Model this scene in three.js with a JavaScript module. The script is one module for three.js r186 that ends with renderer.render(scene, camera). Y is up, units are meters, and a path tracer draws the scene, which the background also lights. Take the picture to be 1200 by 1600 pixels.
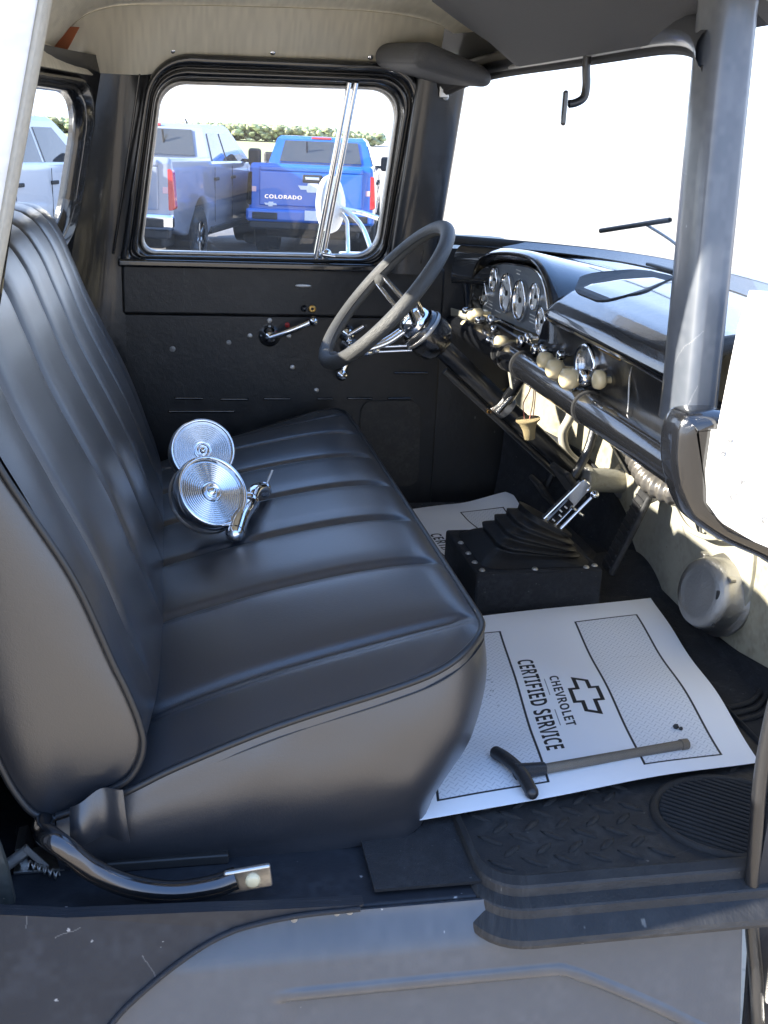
import * as THREE from 'three';
import { RoundedBoxGeometry } from 'three/addons/geometries/RoundedBoxGeometry.js';
import { ConvexGeometry } from 'three/addons/geometries/ConvexGeometry.js';
import { mergeGeometries, mergeVertices, toCreasedNormals } from 'three/addons/utils/BufferGeometryUtils.js';
import { FontLoader } from 'three/addons/loaders/FontLoader.js';
import { TextGeometry } from 'three/addons/geometries/TextGeometry.js';

// ---------- camera, sky, sun, exposure ----------
const scene = new THREE.Scene();
const camera = new THREE.PerspectiveCamera(48.78, 0.75, 0.05, 3000);
{
  const yaw = 0.19938, pitch = 0.3213, roll = 0.04525;
  const f = new THREE.Vector3(Math.sin(yaw) * Math.cos(pitch), -Math.sin(pitch), -Math.cos(yaw) * Math.cos(pitch));
  const r = new THREE.Vector3().crossVectors(f, new THREE.Vector3(0, 1, 0)).normalize();
  const u = new THREE.Vector3().crossVectors(r, f);
  camera.position.set(-0.4021, 0.871, 1.878);
  camera.up.copy(u.multiplyScalar(Math.cos(roll)).addScaledVector(r, -Math.sin(roll)));
  camera.lookAt(camera.position.clone().add(f));
}
const renderer = new THREE.WebGLRenderer({ antialias: true });
renderer.toneMapping = THREE.LinearToneMapping;
renderer.toneMappingExposure = 4.05;
renderer.shadowMap.enabled = true;

const SUN = new THREE.Vector3(-1, 0.46, 0.07).normalize();
{
  const W = 256, H = 128, d = new Float32Array(W * H * 4), v = new THREE.Vector3();
  for (let j = 0; j < H; j++) for (let i = 0; i < W; i++) {
    const la = ((j + 0.5) / H - 0.5) * Math.PI, lo = ((i + 0.5) / W - 0.5) * 2 * Math.PI;
    v.set(Math.cos(la) * Math.cos(lo), Math.sin(la), Math.cos(la) * Math.sin(lo));
    const t = Math.pow(1 - Math.max(0, v.y), 3), g = Math.pow(Math.max(0, v.dot(SUN)), 8) * 0.35;
    const k = 4 * (j * W + i);
    d[k] = 0.15 + 0.43 * t + g; d[k + 1] = 0.28 + 0.38 * t + g * 0.92; d[k + 2] = 0.58 + 0.20 * t + g * 0.75; d[k + 3] = 1;
  }
  const sky = new THREE.DataTexture(d, W, H, THREE.RGBAFormat, THREE.FloatType);
  sky.mapping = THREE.EquirectangularReflectionMapping; sky.magFilter = THREE.LinearFilter; sky.needsUpdate = true;
  scene.background = sky; scene.environment = sky;
}
const sun = new THREE.DirectionalLight(new THREE.Color(1, 0.94, 0.84), 5);
sun.position.copy(SUN).multiplyScalar(30); sun.castShadow = true;
sun.shadow.mapSize.set(4096, 4096);
Object.assign(sun.shadow.camera, { left: -20, right: 20, top: 20, bottom: -20, near: 1, far: 90 });
scene.add(sun, sun.target);

// ---------- helpers ----------
let seed = 7;
const rnd = () => { seed = (seed * 1664525 + 1013904223) >>> 0; return seed / 4294967296; };
const rr = (a, b) => a + (b - a) * rnd();
const V = (x, y, z) => new THREE.Vector3(x, y, z);
const lerp = (a, b, t) => a + (b - a) * t;
const clamp = (x, a = 0, b = 1) => Math.min(b, Math.max(a, x));
const sm = (x) => { x = clamp(x); return x * x * (3 - 2 * x); };
const interp = (tab, x) => {                       // smooth-ish table lookup
  if (x <= tab[0][0]) return tab[0][1];
  for (let i = 1; i < tab.length; i++) if (x <= tab[i][0]) return lerp(tab[i - 1][1], tab[i][1], (x - tab[i - 1][0]) / (tab[i][0] - tab[i - 1][0]));
  return tab[tab.length - 1][1];
};
const curveTab = (tab) => {                        // Catmull-Rom through (x, y) pairs, sampled as a table
  const c = new THREE.CatmullRomCurve3(tab.map(([x, y]) => V(x, y, 0)), false, 'centripetal').getPoints(80);
  const out = []; let last = -1e9;
  for (const p of c) if (p.x > last) { out.push([p.x, p.y]); last = p.x; }
  return out;
};
const taken = {};
const numbered = (n) => { const k = taken[n] = (taken[n] ?? -1) + 1; return k ? n + '_' + String(k).padStart(3, '0') : n; };
function thing(name, label, category, group, pos = [0, 0, 0]) {
  const g = new THREE.Group(); g.name = numbered(name); g.position.set(...pos);
  g.userData = { label, category }; if (group) g.userData.group = group;
  scene.add(g); return g;
}
function part(name, geo, mat, parent, label) {
  if (Array.isArray(geo)) geo = merge(geo);
  const m = new THREE.Mesh(geo, mat); m.name = name; m.castShadow = m.receiveShadow = true;
  if (label) m.userData.label = label;
  parent.add(m); return m;
}
function single(name, geo, mat, label, category, group) {
  if (Array.isArray(geo)) geo = merge(geo);
  const m = new THREE.Mesh(geo, mat); m.name = numbered(name); m.castShadow = m.receiveShadow = true;
  m.userData = { label, category }; if (group) m.userData.group = group;
  scene.add(m); return m;
}
function structure(name, geo, mat) {
  const m = new THREE.Mesh(geo, mat); m.name = numbered(name); m.castShadow = m.receiveShadow = true;
  m.userData = { kind: 'structure' }; scene.add(m); return m;
}
const merge = (gs) => mergeGeometries(gs.map((g) => { const q = g.index ? g.toNonIndexed() : g.clone(); for (const k of Object.keys(q.attributes)) if (!['position', 'normal', 'uv'].includes(k)) q.deleteAttribute(k); return q; }));
const at = (g, x, y, z, rx = 0, ry = 0, rz = 0) => { g.applyMatrix4(new THREE.Matrix4().makeRotationFromEuler(new THREE.Euler(rx, ry, rz))); g.translate(x, y, z); return g; };
function boxUV(g) {                                // uv in metres from the dominant normal axis
  if (g.index) g = g.toNonIndexed();
  const p = g.attributes.position, n = g.attributes.normal, uv = new Float32Array(p.count * 2);
  for (let i = 0; i < p.count; i++) {
    const ax = Math.abs(n.getX(i)), ay = Math.abs(n.getY(i)), az = Math.abs(n.getZ(i));
    const [a, b] = ay >= ax && ay >= az ? [p.getX(i), p.getZ(i)] : ax >= az ? [p.getZ(i), p.getY(i)] : [p.getX(i), p.getY(i)];
    uv[2 * i] = a; uv[2 * i + 1] = b;
  }
  g.setAttribute('uv', new THREE.BufferAttribute(uv, 2)); return g;
}
const rbox = (w, h, d, r = 0.004, s = 2) => boxUV(new RoundedBoxGeometry(w, h, d, s, Math.min(r, w / 2.01, h / 2.01, d / 2.01)));
const cyl = (r0, r1, h, n = 24) => new THREE.CylinderGeometry(r0, r1, h, n);
// grid surface f(u, v) -> [x, y, z]; uv in metres along the two directions
function surf(nu, nv, f, uvf) {
  const P = [], T = [], I = [];
  for (let j = 0; j <= nv; j++) for (let i = 0; i <= nu; i++) {
    const u = i / nu, v = j / nv; P.push(...f(u, v)); T.push(...(uvf ? uvf(u, v) : [u, v]));
  }
  for (let j = 0; j < nv; j++) for (let i = 0; i < nu; i++) { const a = j * (nu + 1) + i, b = a + 1, c = a + nu + 1, d = c + 1; I.push(a, b, d, a, d, c); }
  const g = new THREE.BufferGeometry();
  g.setAttribute('position', new THREE.Float32BufferAttribute(P, 3)); g.setAttribute('uv', new THREE.Float32BufferAttribute(T, 2));
  g.setIndex(I); g.computeVertexNormals(); return g;
}
// the same with a thickness t along its normals and closed edges
function shell(nu, nv, f, t, uvf) {
  const a = surf(nu, nv, f, uvf), p = a.attributes.position, n = a.attributes.normal, w = nu + 1;
  const q = (i, j) => { const k = j * w + i; return [p.getX(k) + n.getX(k) * t, p.getY(k) + n.getY(k) * t, p.getZ(k) + n.getZ(k) * t]; };
  const o = (i, j) => { const k = j * w + i; return [p.getX(k), p.getY(k), p.getZ(k)]; };
  const b = surf(nu, nv, (u, v) => q(Math.round(u * nu), Math.round(v * nv)), uvf);
  const e = [];
  for (const s of [0, nv]) e.push(surf(nu, 1, (u, v) => (v ? q : o)(Math.round(u * nu), s)));
  for (const s of [0, nu]) e.push(surf(nv, 1, (u, v) => (v ? q : o)(s, Math.round(u * nv))));
  return merge([a, b, ...e]);
}
const tube = (pts, r, n = 8, seg, closed = false) => new THREE.TubeGeometry(new THREE.CatmullRomCurve3(pts.map((p) => (p.isVector3 ? p : V(...p))), closed, 'centripetal'), seg ?? pts.length * 6, r, n, closed);
const rod = (a, b, r0, r1 = r0, n = 16) => {
  a = V(...a); b = V(...b); const d = b.clone().sub(a), g = cyl(r1, r0, d.length(), n);
  g.applyQuaternion(new THREE.Quaternion().setFromUnitVectors(V(0, 1, 0), d.clone().normalize())); g.translate(...a.add(b).multiplyScalar(0.5).toArray()); return g;
};
// lathe around an axis: profile [[r, h]...] placed at pos, its h axis along dir
function lathe(prof, pos, dir, n = 40) {
  const g = new THREE.LatheGeometry(prof.map(([r, h]) => new THREE.Vector2(r, h)), n);
  g.applyQuaternion(new THREE.Quaternion().setFromUnitVectors(V(0, 1, 0), V(...dir).normalize())); g.translate(...pos); return g;
}
// rounded polygon: pts [[a, b, r]...] -> list of points, nc per corner, ne per edge
function rpoly(pts, nc = 8, ne = 8) {
  const out = [], N = pts.length;
  const cut = pts.map((p, i) => {
    const a = pts[(i + N - 1) % N], b = pts[(i + 1) % N], r = p[2];
    const da = Math.hypot(a[0] - p[0], a[1] - p[1]), db = Math.hypot(b[0] - p[0], b[1] - p[1]);
    return [[p[0] + (a[0] - p[0]) * r / da, p[1] + (a[1] - p[1]) * r / da], [p[0] + (b[0] - p[0]) * r / db, p[1] + (b[1] - p[1]) * r / db]];
  });
  for (let i = 0; i < N; i++) {
    const [s, e] = cut[i], p = pts[i];
    for (let k = 0; k <= nc; k++) { const t = k / nc, w = 0.85; const q0 = (1 - t) ** 2, q1 = 2 * t * (1 - t) * w, q2 = t * t, q = q0 + q1 + q2; out.push([(s[0] * q0 + p[0] * q1 + e[0] * q2) / q, (s[1] * q0 + p[1] * q1 + e[1] * q2) / q]); }
    const nx = cut[(i + 1) % N][0];
    for (let k = 1; k < ne; k++) out.push([lerp(e[0], nx[0], k / ne), lerp(e[1], nx[1], k / ne)]);
  }
  return out;
}
// moulded frame between two matching loops; prof = [[t, h]...] from outer (t = 1) to inner (t = 0); map(a, b, h) -> [x, y, z]
function frameGeo(inner, outer, prof, map) {
  const N = inner.length, M = prof.length - 1;
  return surf(N, M, (u, v) => {
    const i = Math.round(u * N) % N, [t, h] = prof[Math.round(v * M)];
    return map(lerp(inner[i][0], outer[i][0], t), lerp(inner[i][1], outer[i][1], t), h);
  }, (u, v) => [u * 2, v * 0.1]);
}
// flat filled loop with thickness: loop [[a, b]...] between heights h0 and h1
function plateGeo(loop, h0, h1, map) {
  const s = new THREE.Shape(loop.map(([a, b]) => new THREE.Vector2(a, b)));
  const tri = THREE.ShapeUtils.triangulateShape(loop.map(([a, b]) => new THREE.Vector2(a, b)), []);
  const mk = (h) => { const P = [], T = []; for (const t of tri) for (const k of t) { P.push(...map(loop[k][0], loop[k][1], h)); T.push(loop[k][0], loop[k][1]); } const g = new THREE.BufferGeometry(); g.setAttribute('position', new THREE.Float32BufferAttribute(P, 3)); g.setAttribute('uv', new THREE.Float32BufferAttribute(T, 2)); g.computeVertexNormals(); return g; };
  const N = loop.length, gs = [mk(h1)];
  if (h0 !== h1) gs.push(mk(h0), surf(N, 1, (u, v) => { const i = Math.round(u * N) % N; return map(loop[i][0], loop[i][1], v ? h1 : h0); }));
  return merge(gs);
}
const extrude = (loop, depth, bevel = 0.004) => {
  const s = new THREE.Shape(loop.map(([a, b]) => new THREE.Vector2(a, b)));
  return boxUV(new THREE.ExtrudeGeometry(s, { depth, bevelEnabled: bevel > 0, bevelSize: bevel, bevelThickness: bevel, bevelSegments: 2, curveSegments: 8 }));
};

// ---------- procedural textures ----------
function noiseGrid(n, s) { let q = s; const r = () => { q = (q * 1664525 + 1013904223) >>> 0; return q / 4294967296; }; const a = new Float32Array(n * n); for (let i = 0; i < n * n; i++) a[i] = r(); return (x, y) => { const xi = Math.floor(x), yi = Math.floor(y), fx = sm(x - xi), fy = sm(y - yi), g = (i, j) => a[((j % n + n) % n) * n + ((i % n + n) % n)]; return lerp(lerp(g(xi, yi), g(xi + 1, yi), fx), lerp(g(xi, yi + 1), g(xi + 1, yi + 1), fx), fy); }; }
function tex(n, fn, srgb) {                        // fn(x, y in 0..1) -> [r, g, b] 0..1
  const d = new Uint8Array(n * n * 4);
  for (let j = 0; j < n; j++) for (let i = 0; i < n; i++) { const c = fn(i / n, j / n), k = 4 * (j * n + i); d[k] = clamp(c[0]) * 255; d[k + 1] = clamp(c[1]) * 255; d[k + 2] = clamp(c[2]) * 255; d[k + 3] = 255; }
  const t = new THREE.DataTexture(d, n, n); t.wrapS = t.wrapT = THREE.RepeatWrapping; t.magFilter = THREE.LinearFilter; t.minFilter = THREE.LinearMipmapLinearFilter; t.generateMipmaps = true;
  if (srgb) t.colorSpace = THREE.SRGBColorSpace; t.needsUpdate = true; return t;
}
const rep = (t, x, y = x) => { const c = t.clone(); c.repeat.set(x, y); c.needsUpdate = true; return c; };
const n64 = noiseGrid(64, 11), n32 = noiseGrid(32, 5), n16 = noiseGrid(16, 3), n8 = noiseGrid(8, 9), n128 = noiseGrid(128, 21);
const g1 = (v) => [v, v, v];
const leatherBump = tex(512, (x, y) => g1(0.5 * n128(x * 128, y * 128) + 0.3 * n64(x * 64, y * 64) + 0.2 * (rnd())));
const mottle = tex(512, (x, y) => g1(0.45 * n8(x * 8, y * 8) + 0.3 * n32(x * 32, y * 32) + 0.25 * n128(x * 128, y * 128)));
const weave = tex(256, (x, y) => g1(0.5 + 0.25 * Math.sin(x * 256 * 0.785) * (0.6 + 0.4 * n64(x * 64, y * 64)) + 0.25 * Math.sin(y * 256 * 0.785)));
// worn dark paint: base tone, dust mottling, a few bare specks and hairline scratches
function wornPaint(base, dust, speckCount, speckTone, s) {
  const n = 512, a = new Float32Array(n * n); let q = s; const r = () => { q = (q * 1664525 + 1013904223) >>> 0; return q / 4294967296; };
  for (let k = 0; k < speckCount; k++) { const cx = r() * n, cy = r() * n, R = 0.5 + r() * r() * 3; for (let j = -4; j <= 4; j++) for (let i = -4; i <= 4; i++) if (Math.hypot(i, j) < R * (0.7 + 0.5 * r())) a[((cy + j + n) % n | 0) * n + ((cx + i + n) % n | 0)] = 0.4 + 0.6 * r(); }
  for (let k = 0; k < speckCount / 6; k++) { let x = r() * n, y = r() * n, th = r() * 6.3; const L = 10 + r() * 50; for (let i = 0; i < L; i++) { a[((y + n) % n | 0) * n + ((x + n) % n | 0)] = 0.25; x += Math.cos(th); y += Math.sin(th); th += (r() - 0.5) * 0.2; } }
  return tex(n, (x, y) => { const m = clamp(1.6 * n16(x * 16, y * 16) * n64(x * 64, y * 64) - 0.15), s2 = a[(y * n | 0) * n + (x * n | 0)]; return [0, 1, 2].map((i) => { const b = base[i] + dust[i] * m; return Math.pow(lerp(b, speckTone[i], s2), 1 / 2.2); }); }, true);
}
const std = (o) => new THREE.MeshPhysicalMaterial(o);
const lin = (r, g, b) => new THREE.Color().setRGB(r, g, b);
const M = {};
M.vinyl = std({ color: lin(0.021, 0.023, 0.028), roughness: 0.36, ior: 1.65, clearcoat: 0.9, clearcoatRoughness: 0.38, bumpMap: rep(leatherBump, 7), bumpScale: 0.00022 });
M.piping = std({ color: lin(0.02, 0.021, 0.023), roughness: 0.36 });
M.black = std({ map: rep(wornPaint([0.010, 0.0105, 0.012], [0.006, 0.006, 0.006], 12, [0.22, 0.21, 0.20], 77), 1.6), roughness: 0.3, clearcoat: 0.5, clearcoatRoughness: 0.12, bumpMap: rep(mottle, 3), bumpScale: 0.0004 });
M.door = std({ map: rep(wornPaint([0.006, 0.0062, 0.0068], [0.006, 0.006, 0.006], 7, [0.10, 0.10, 0.10], 31), 0.9), roughness: 0.42, bumpMap: rep(mottle, 4), bumpScale: 0.0006 });
M.gloss = std({ color: lin(0.008, 0.0085, 0.01), roughness: 0.18, clearcoat: 1, clearcoatRoughness: 0.05, bumpMap: rep(mottle, 2), bumpScale: 0.0005 });
M.sill = std({ map: rep(wornPaint([0.013, 0.0155, 0.021], [0.012, 0.013, 0.015], 40, [0.42, 0.40, 0.38], 5), 1.9), roughness: 0.55, specularIntensity: 0.7, bumpMap: rep(mottle, 3), bumpScale: 0.0006 });
M.step = std({ map: rep(wornPaint([0.058, 0.067, 0.081], [0.014, 0.014, 0.014], 34, [0.5, 0.48, 0.45], 91), 1.7), roughness: 0.33, clearcoat: 0.3, clearcoatRoughness: 0.3, bumpMap: rep(mottle, 3), bumpScale: 0.0004 });  // paler than the sill paint: light from the sky put into its colour
M.pillar = std({ map: rep(wornPaint([0.075, 0.085, 0.10], [0.03, 0.03, 0.03], 20, [0.4, 0.4, 0.4], 71), 2), roughness: 0.34, clearcoat: 0.7, clearcoatRoughness: 0.2 });  // black paint with the sky reflection lifted into its base colour
M.rubber = std({ map: rep(wornPaint([0.013, 0.013, 0.0135], [0.02, 0.019, 0.018], 50, [0.16, 0.15, 0.13], 13), 2.2), roughness: 0.62, bumpMap: rep(leatherBump, 6), bumpScale: 0.0006 });
M.carpet = std({ map: rep(wornPaint([0.011, 0.012, 0.015], [0.014, 0.014, 0.015], 160, [0.10, 0.10, 0.10], 17), 3), roughness: 0.85, bumpMap: rep(leatherBump, 9), bumpScale: 0.002 });
M.chrome = std({ color: lin(0.82, 0.83, 0.85), metalness: 1, roughness: 0.09 });
M.steel = std({ color: lin(0.55, 0.54, 0.52), metalness: 1, roughness: 0.32, bumpMap: rep(mottle, 8), bumpScale: 0.0003 });
M.tin = std({ color: lin(0.46, 0.45, 0.43), metalness: 0.95, roughness: 0.3, bumpMap: rep(mottle, 6), bumpScale: 0.0008 });
M.liner = std({ color: lin(0.66, 0.61, 0.49), roughness: 0.75, bumpMap: rep(weave, 14), bumpScale: 0.0005, map: rep(tex(256, (x, y) => { const v = 0.93 + 0.07 * n64(x * 64, y * 8) + 0.03 * n8(x * 8, y * 8); return [v, v, v]; }, true), 3) });
M.primer = std({ color: lin(0.36, 0.12, 0.055), roughness: 0.8 });
M.firewall = std({ map: rep(wornPaint([0.36, 0.33, 0.24], [-0.12, -0.115, -0.09], 60, [0.12, 0.10, 0.08], 41), 2.4), roughness: 0.7, bumpMap: rep(mottle, 5), bumpScale: 0.001 });
M.paleplate = std({ map: rep(wornPaint([0.36, 0.345, 0.28], [-0.07, -0.07, -0.06], 30, [0.15, 0.12, 0.09], 43), 2), roughness: 0.5, bumpMap: rep(mottle, 4), bumpScale: 0.0006 });
M.white = std({ map: rep(wornPaint([0.78, 0.78, 0.76], [-0.08, -0.08, -0.08], 26, [0.20, 0.16, 0.13], 61), 2), roughness: 0.35, clearcoat: 0.5, clearcoatRoughness: 0.1 });
M.visor = std({ color: lin(0.075, 0.076, 0.08), roughness: 0.65, bumpMap: rep(leatherBump, 7), bumpScale: 0.0008 });
M.glass = std({ color: lin(0.97, 0.985, 0.98), roughness: 0, transmission: 1, thickness: 0, ior: 1.5 });
M.glareVeil = std({ color: lin(0.97, 0.98, 0.98), roughness: 0, transmission: 0.95, thickness: 0, ior: 1.5 });  // white veil in the panes stands in for glare over the view
M.ivory = std({ color: lin(0.72, 0.60, 0.36), roughness: 0.35, clearcoat: 0.4 });
M.brass = std({ color: lin(0.62, 0.38, 0.12), metalness: 1, roughness: 0.35 });
M.red = std({ color: lin(0.35, 0.02, 0.02), roughness: 0.4 });
M.wheelRim = std({ color: lin(0.075, 0.075, 0.072), roughness: 0.45, bumpMap: rep(leatherBump, 2), bumpScale: 0.0008 });
M.wire = std({ color: lin(0.02, 0.02, 0.02), roughness: 0.5 });
M.palewire = std({ color: lin(0.42, 0.39, 0.32), roughness: 0.5 });
M.pinkwire = std({ color: lin(0.45, 0.18, 0.14), roughness: 0.6 });
M.boot = std({ color: lin(0.012, 0.012, 0.0125), roughness: 0.45, bumpMap: rep(leatherBump, 1), bumpScale: 0.0004 });
M.duct = std({ color: lin(0.20, 0.185, 0.165), metalness: 0.6, roughness: 0.3 });
M.cork = std({ map: rep(wornPaint([0.42, 0.33, 0.17], [-0.12, -0.10, -0.06], 400, [0.2, 0.14, 0.06], 19), 8), roughness: 0.85, bumpMap: rep(mottle, 10), bumpScale: 0.002 });
M.paint = (c, rough = 0.25) => std({ color: c, roughness: rough, metalness: 0.15, clearcoat: 1, clearcoatRoughness: 0.06 });

// ---------- outdoors ----------
const GY = -0.92;
{
  const gm = std({ map: rep(wornPaint([0.50, 0.43, 0.33], [-0.09, -0.08, -0.065], 160, [0.14, 0.13, 0.12], 23), 0.25), roughness: 0.9, bumpMap: rep(mottle, 0.4), bumpScale: 0.01 });
  const g = new THREE.PlaneGeometry(2400, 2400, 1, 1); g.rotateX(-Math.PI / 2);
  for (let i = 0; i < 4; i++) g.attributes.uv.setXY(i, g.attributes.position.getX(i), g.attributes.position.getZ(i));
  structure('ground', g, gm).position.y = GY;
  const fm = std({ map: rep(tex(256, (x, y) => { const v = n64(x * 64, y * 64) * 0.5 + n16(x * 16, y * 16) * 0.5; return [0.55 + 0.12 * v, 0.57 + 0.10 * v, 0.38 + 0.10 * v]; }, true), 0.08), roughness: 1 });
  const f = new THREE.PlaneGeometry(640, 240, 1, 1); f.rotateX(-Math.PI / 2); f.translate(-285, 0, -175); f.attributes.position.setX(3, 9); f.attributes.position.setX(1, 52);
  for (let i = 0; i < 4; i++) f.attributes.uv.setXY(i, f.attributes.position.getX(i), f.attributes.position.getZ(i));
  structure('field', f, fm).position.y = GY + 0.004;
  const am = std({ map: rep(wornPaint([0.13, 0.125, 0.125], [0.05, 0.05, 0.05], 200, [0.22, 0.21, 0.2], 53), 0.3), roughness: 0.9 });
  const ag = new THREE.PlaneGeometry(60, 16); ag.rotateX(-Math.PI / 2); ag.translate(-24, 0, -16); ag.attributes.position.setX(3, 0.9); ag.attributes.position.setX(1, 4.2); for (let i = 0; i < 4; i++) ag.attributes.uv.setXY(i, ag.attributes.position.getX(i), ag.attributes.position.getZ(i));
  structure('asphalt_lot', ag, am).position.y = GY + 0.004;
  const vm = std({ map: rep(wornPaint([0.50, 0.40, 0.27], [-0.10, -0.085, -0.06], 400, [0.30, 0.25, 0.19], 59), 0.35), roughness: 0.95, bumpMap: rep(mottle, 1.5), bumpScale: 0.015 });
  const vg = new THREE.PlaneGeometry(26, 15); vg.rotateX(-Math.PI / 2); vg.translate(1, 0, 7.9); for (let i = 0; i < 4; i++) vg.attributes.uv.setXY(i, vg.attributes.position.getX(i), vg.attributes.position.getZ(i));
  structure('tan_bounce_ground', vg, vm).position.y = GY + 0.004;  // unseen tan ground added to bounce warm light onto the seat end
  // a far crop edge and hedge, one mass
  const leaf = new THREE.IcosahedronGeometry(0.5, 0); leaf.translate(0, 0.4, 0);
  const cm = std({ color: lin(0.30, 0.32, 0.20), roughness: 1 });
  const N = 14000, inst = new THREE.InstancedMesh(leaf, cm, N), q = new THREE.Object3D(), c = new THREE.Color();
  for (let i = 0; i < N; i++) {
    const x = rr(-90, 36), z = -190 - rr(0, 22);
    q.position.set(x, GY + 2.0 * Math.sqrt(rnd()) * (0.75 + 0.4 * n16(x * 0.12, 3)), z); q.rotation.set(rr(-0.3, 0.3), rr(0, 6), rr(-0.3, 0.3)); q.scale.set(rr(0.6, 1.6), rr(0.5, 1.1), rr(0.6, 1.6)); q.updateMatrix(); inst.setMatrixAt(i, q.matrix);
    const k = rr(0.6, 1.5); inst.setColorAt(i, c.setRGB(k, k * rr(0.95, 1.1), k * 0.9));
  }
  inst.name = 'crop_edge'; inst.userData = { kind: 'stuff', label: 'far green crop edge along the horizon behind the parked pickups', category: 'crop' }; inst.castShadow = inst.receiveShadow = true; scene.add(inst);
}

// ---------- cab shell ----------
const cab = thing('pickup_cab', 'old black pickup cab shell with beige headliner around the black bench seat', 'truck cab');
const zin = (y) => 0.72 - 0.15 * Math.max(0, y - 0.59);                 // inner half width
const xb = (y, z) => -0.72 + 0.12 * (Math.abs(z) / 0.62) ** 2 + 0.2 * (Math.max(y, 0.35) - 0.65);
const Wb = (s) => [0.585 - 0.40 * Math.abs(s) ** 3.2, 0.655, 0.69 * s];
const Wt = (s) => [0.262 - 0.082 * Math.abs(s) ** 3, 1.0 - 0.045 * Math.abs(s) ** 5, 0.66 * s];
// floor, toe board, firewall, kick panels
part('floor_pan', at(rbox(1.36, 0.03, 1.544, 0.006), -0.04, -0.019, -0.006), M.sill, cab);
const fwX = (z) => 0.602 - 0.175 * clamp((-0.42 - z) / 0.30) ** 1.2;
part('toe_carpet', shell(14, 60, (u, v) => { const z = lerp(-0.715, 0.74, v), h = interp([[-0.72, 0.25], [-0.52, 0.20], [-0.40, 0.13], [-0.28, 0.085], [-0.2, 0.035], [0, 0.016], [0.2, 0.03], [0.74, 0.12]], z); return [fwX(z) - 0.012 - 0.02 * (1 - u) ** 2, -0.002 + h * u, z]; }, -0.006, (u, v) => [u * 0.14, v * 1.45]), M.carpet, cab);
part('firewall', shell(30, 50, (u, v) => { const z = lerp(-0.72, 0.78, v), y = lerp(-0.01, 0.635, u); return [fwX(z) + 0.006 * sm(Math.sin(z * 21) * 2) * sm((y - 0.12) * 12), y, z]; }, -0.012, (u, v) => [u * 0.53, v * 1.5]), M.firewall, cab);
for (const [y0, y1, z0, z1] of [[0.215, 0.23, -0.33, -0.02], [0.16, 0.172, -0.30, 0.02]]) part('stiffening_rib', at(rbox(0.012, y1 - y0, z1 - z0, 0.005), 0.594, (y0 + y1) / 2, (z0 + z1) / 2), M.firewall, cab);
part('kick_panel', shell(8, 8, (u, v) => [lerp(0.232, 0.44, u), lerp(-0.002, 0.63, v), -0.7265 + 0.006 * Math.sin(u * 3)], -0.01, (u, v) => [u * 0.36, v * 0.6]), M.door, cab);  // black puts the foot well shade into the panel colour
// back wall with its wide window
const rwIn = rpoly([[-0.605, 0.63, 0.09], [0.605, 0.63, 0.09], [0.605, 0.925, 0.09], [-0.605, 0.925, 0.09]], 10, 16);
const rwMid = rpoly([[-0.635, 0.60, 0.10], [0.635, 0.60, 0.10], [0.635, 0.955, 0.10], [-0.635, 0.955, 0.10]], 10, 16);
const rwOut = rpoly([[-0.665, 0.0, 0.01], [0.665, 0.0, 0.01], [0.665, 1.0, 0.01], [-0.665, 1.0, 0.01]], 10, 16);
const mapBack = (z, y, h) => [xb(y, z) + h, y, z];
part('back_panel', frameGeo(rwMid, rwOut, [[1, 0], [0.8, 0], [0.6, 0], [0.4, 0], [0.2, 0], [0, 0], [0, -0.03], [0.5, -0.03], [1, -0.03], [1, 0]], mapBack), M.black, cab);
const rwf = part('rear_window', frameGeo(rwIn, rwMid, [[1, -0.02], [1, 0.006], [0.85, 0.018], [0.55, 0.02], [0.42, 0.008], [0.3, 0.012], [0.1, 0.006], [0, -0.004], [0, -0.02], [1, -0.02]], mapBack), M.gloss, cab);
part('pane', frameGeo(rwIn.map(() => [0, 0.78]), rwIn, [[1, -0.006], [0.8, -0.006], [0.6, -0.006], [0.4, -0.006], [0.2, -0.006], [0, -0.006]], mapBack), M.glareVeil, rwf);
// rear corners
const jx = (y) => -0.488 + 0.165 * Math.max(0, y - 0.585);
for (const s of [-1, 1]) part('corner_panel', shell(10, 20, (u, v) => {
  const y = lerp(-0.002, 1.0, v), x0 = xb(y, 0.66), z0 = 0.66, x1 = s < 0 ? jx(y) : -0.625 + 0.21 * (y - 0.75), z1 = zin(y) + (s > 0 ? 0.03 : 0);
  return [lerp(x0, x1, u), y, s * (lerp(z0, z1, u) + 0.02 * Math.sin(u * 3.14))];
}, s * 0.012, (u, v) => [u * 0.15, v]), M.black, cab, s < 0 ? 'black corner between rear window and driver door' : undefined);
// unseen bed and passenger side quarter, added to block low sun
part('added_cargo_bed', [at(rbox(1.9, 1.0, 1.86, 0.03), -1.92, -0.05, 0)], M.white, cab);  // unseen, added to stop low rays reaching the sill
part('quarter_sun_block', at(rbox(0.02, 0.92, 0.24, 0.005), -0.80, 0.16, 0.765), M.white, cab);  // unseen plate added so no sun patch falls on the mat
part('outer_quarter_sun_block', shell(6, 10, (u, v) => { const y = lerp(-0.30, 0.60, v); return [lerp(-0.92, -0.665, u), y, 0.79 + 0.10 * Math.sin(v * 3.0) ** 0.5]; }, 0.008), M.white, cab, 'unseen white outer skin shaped to shade the passenger door opening');  // unseen, made fuller to keep low sun off the sill
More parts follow.
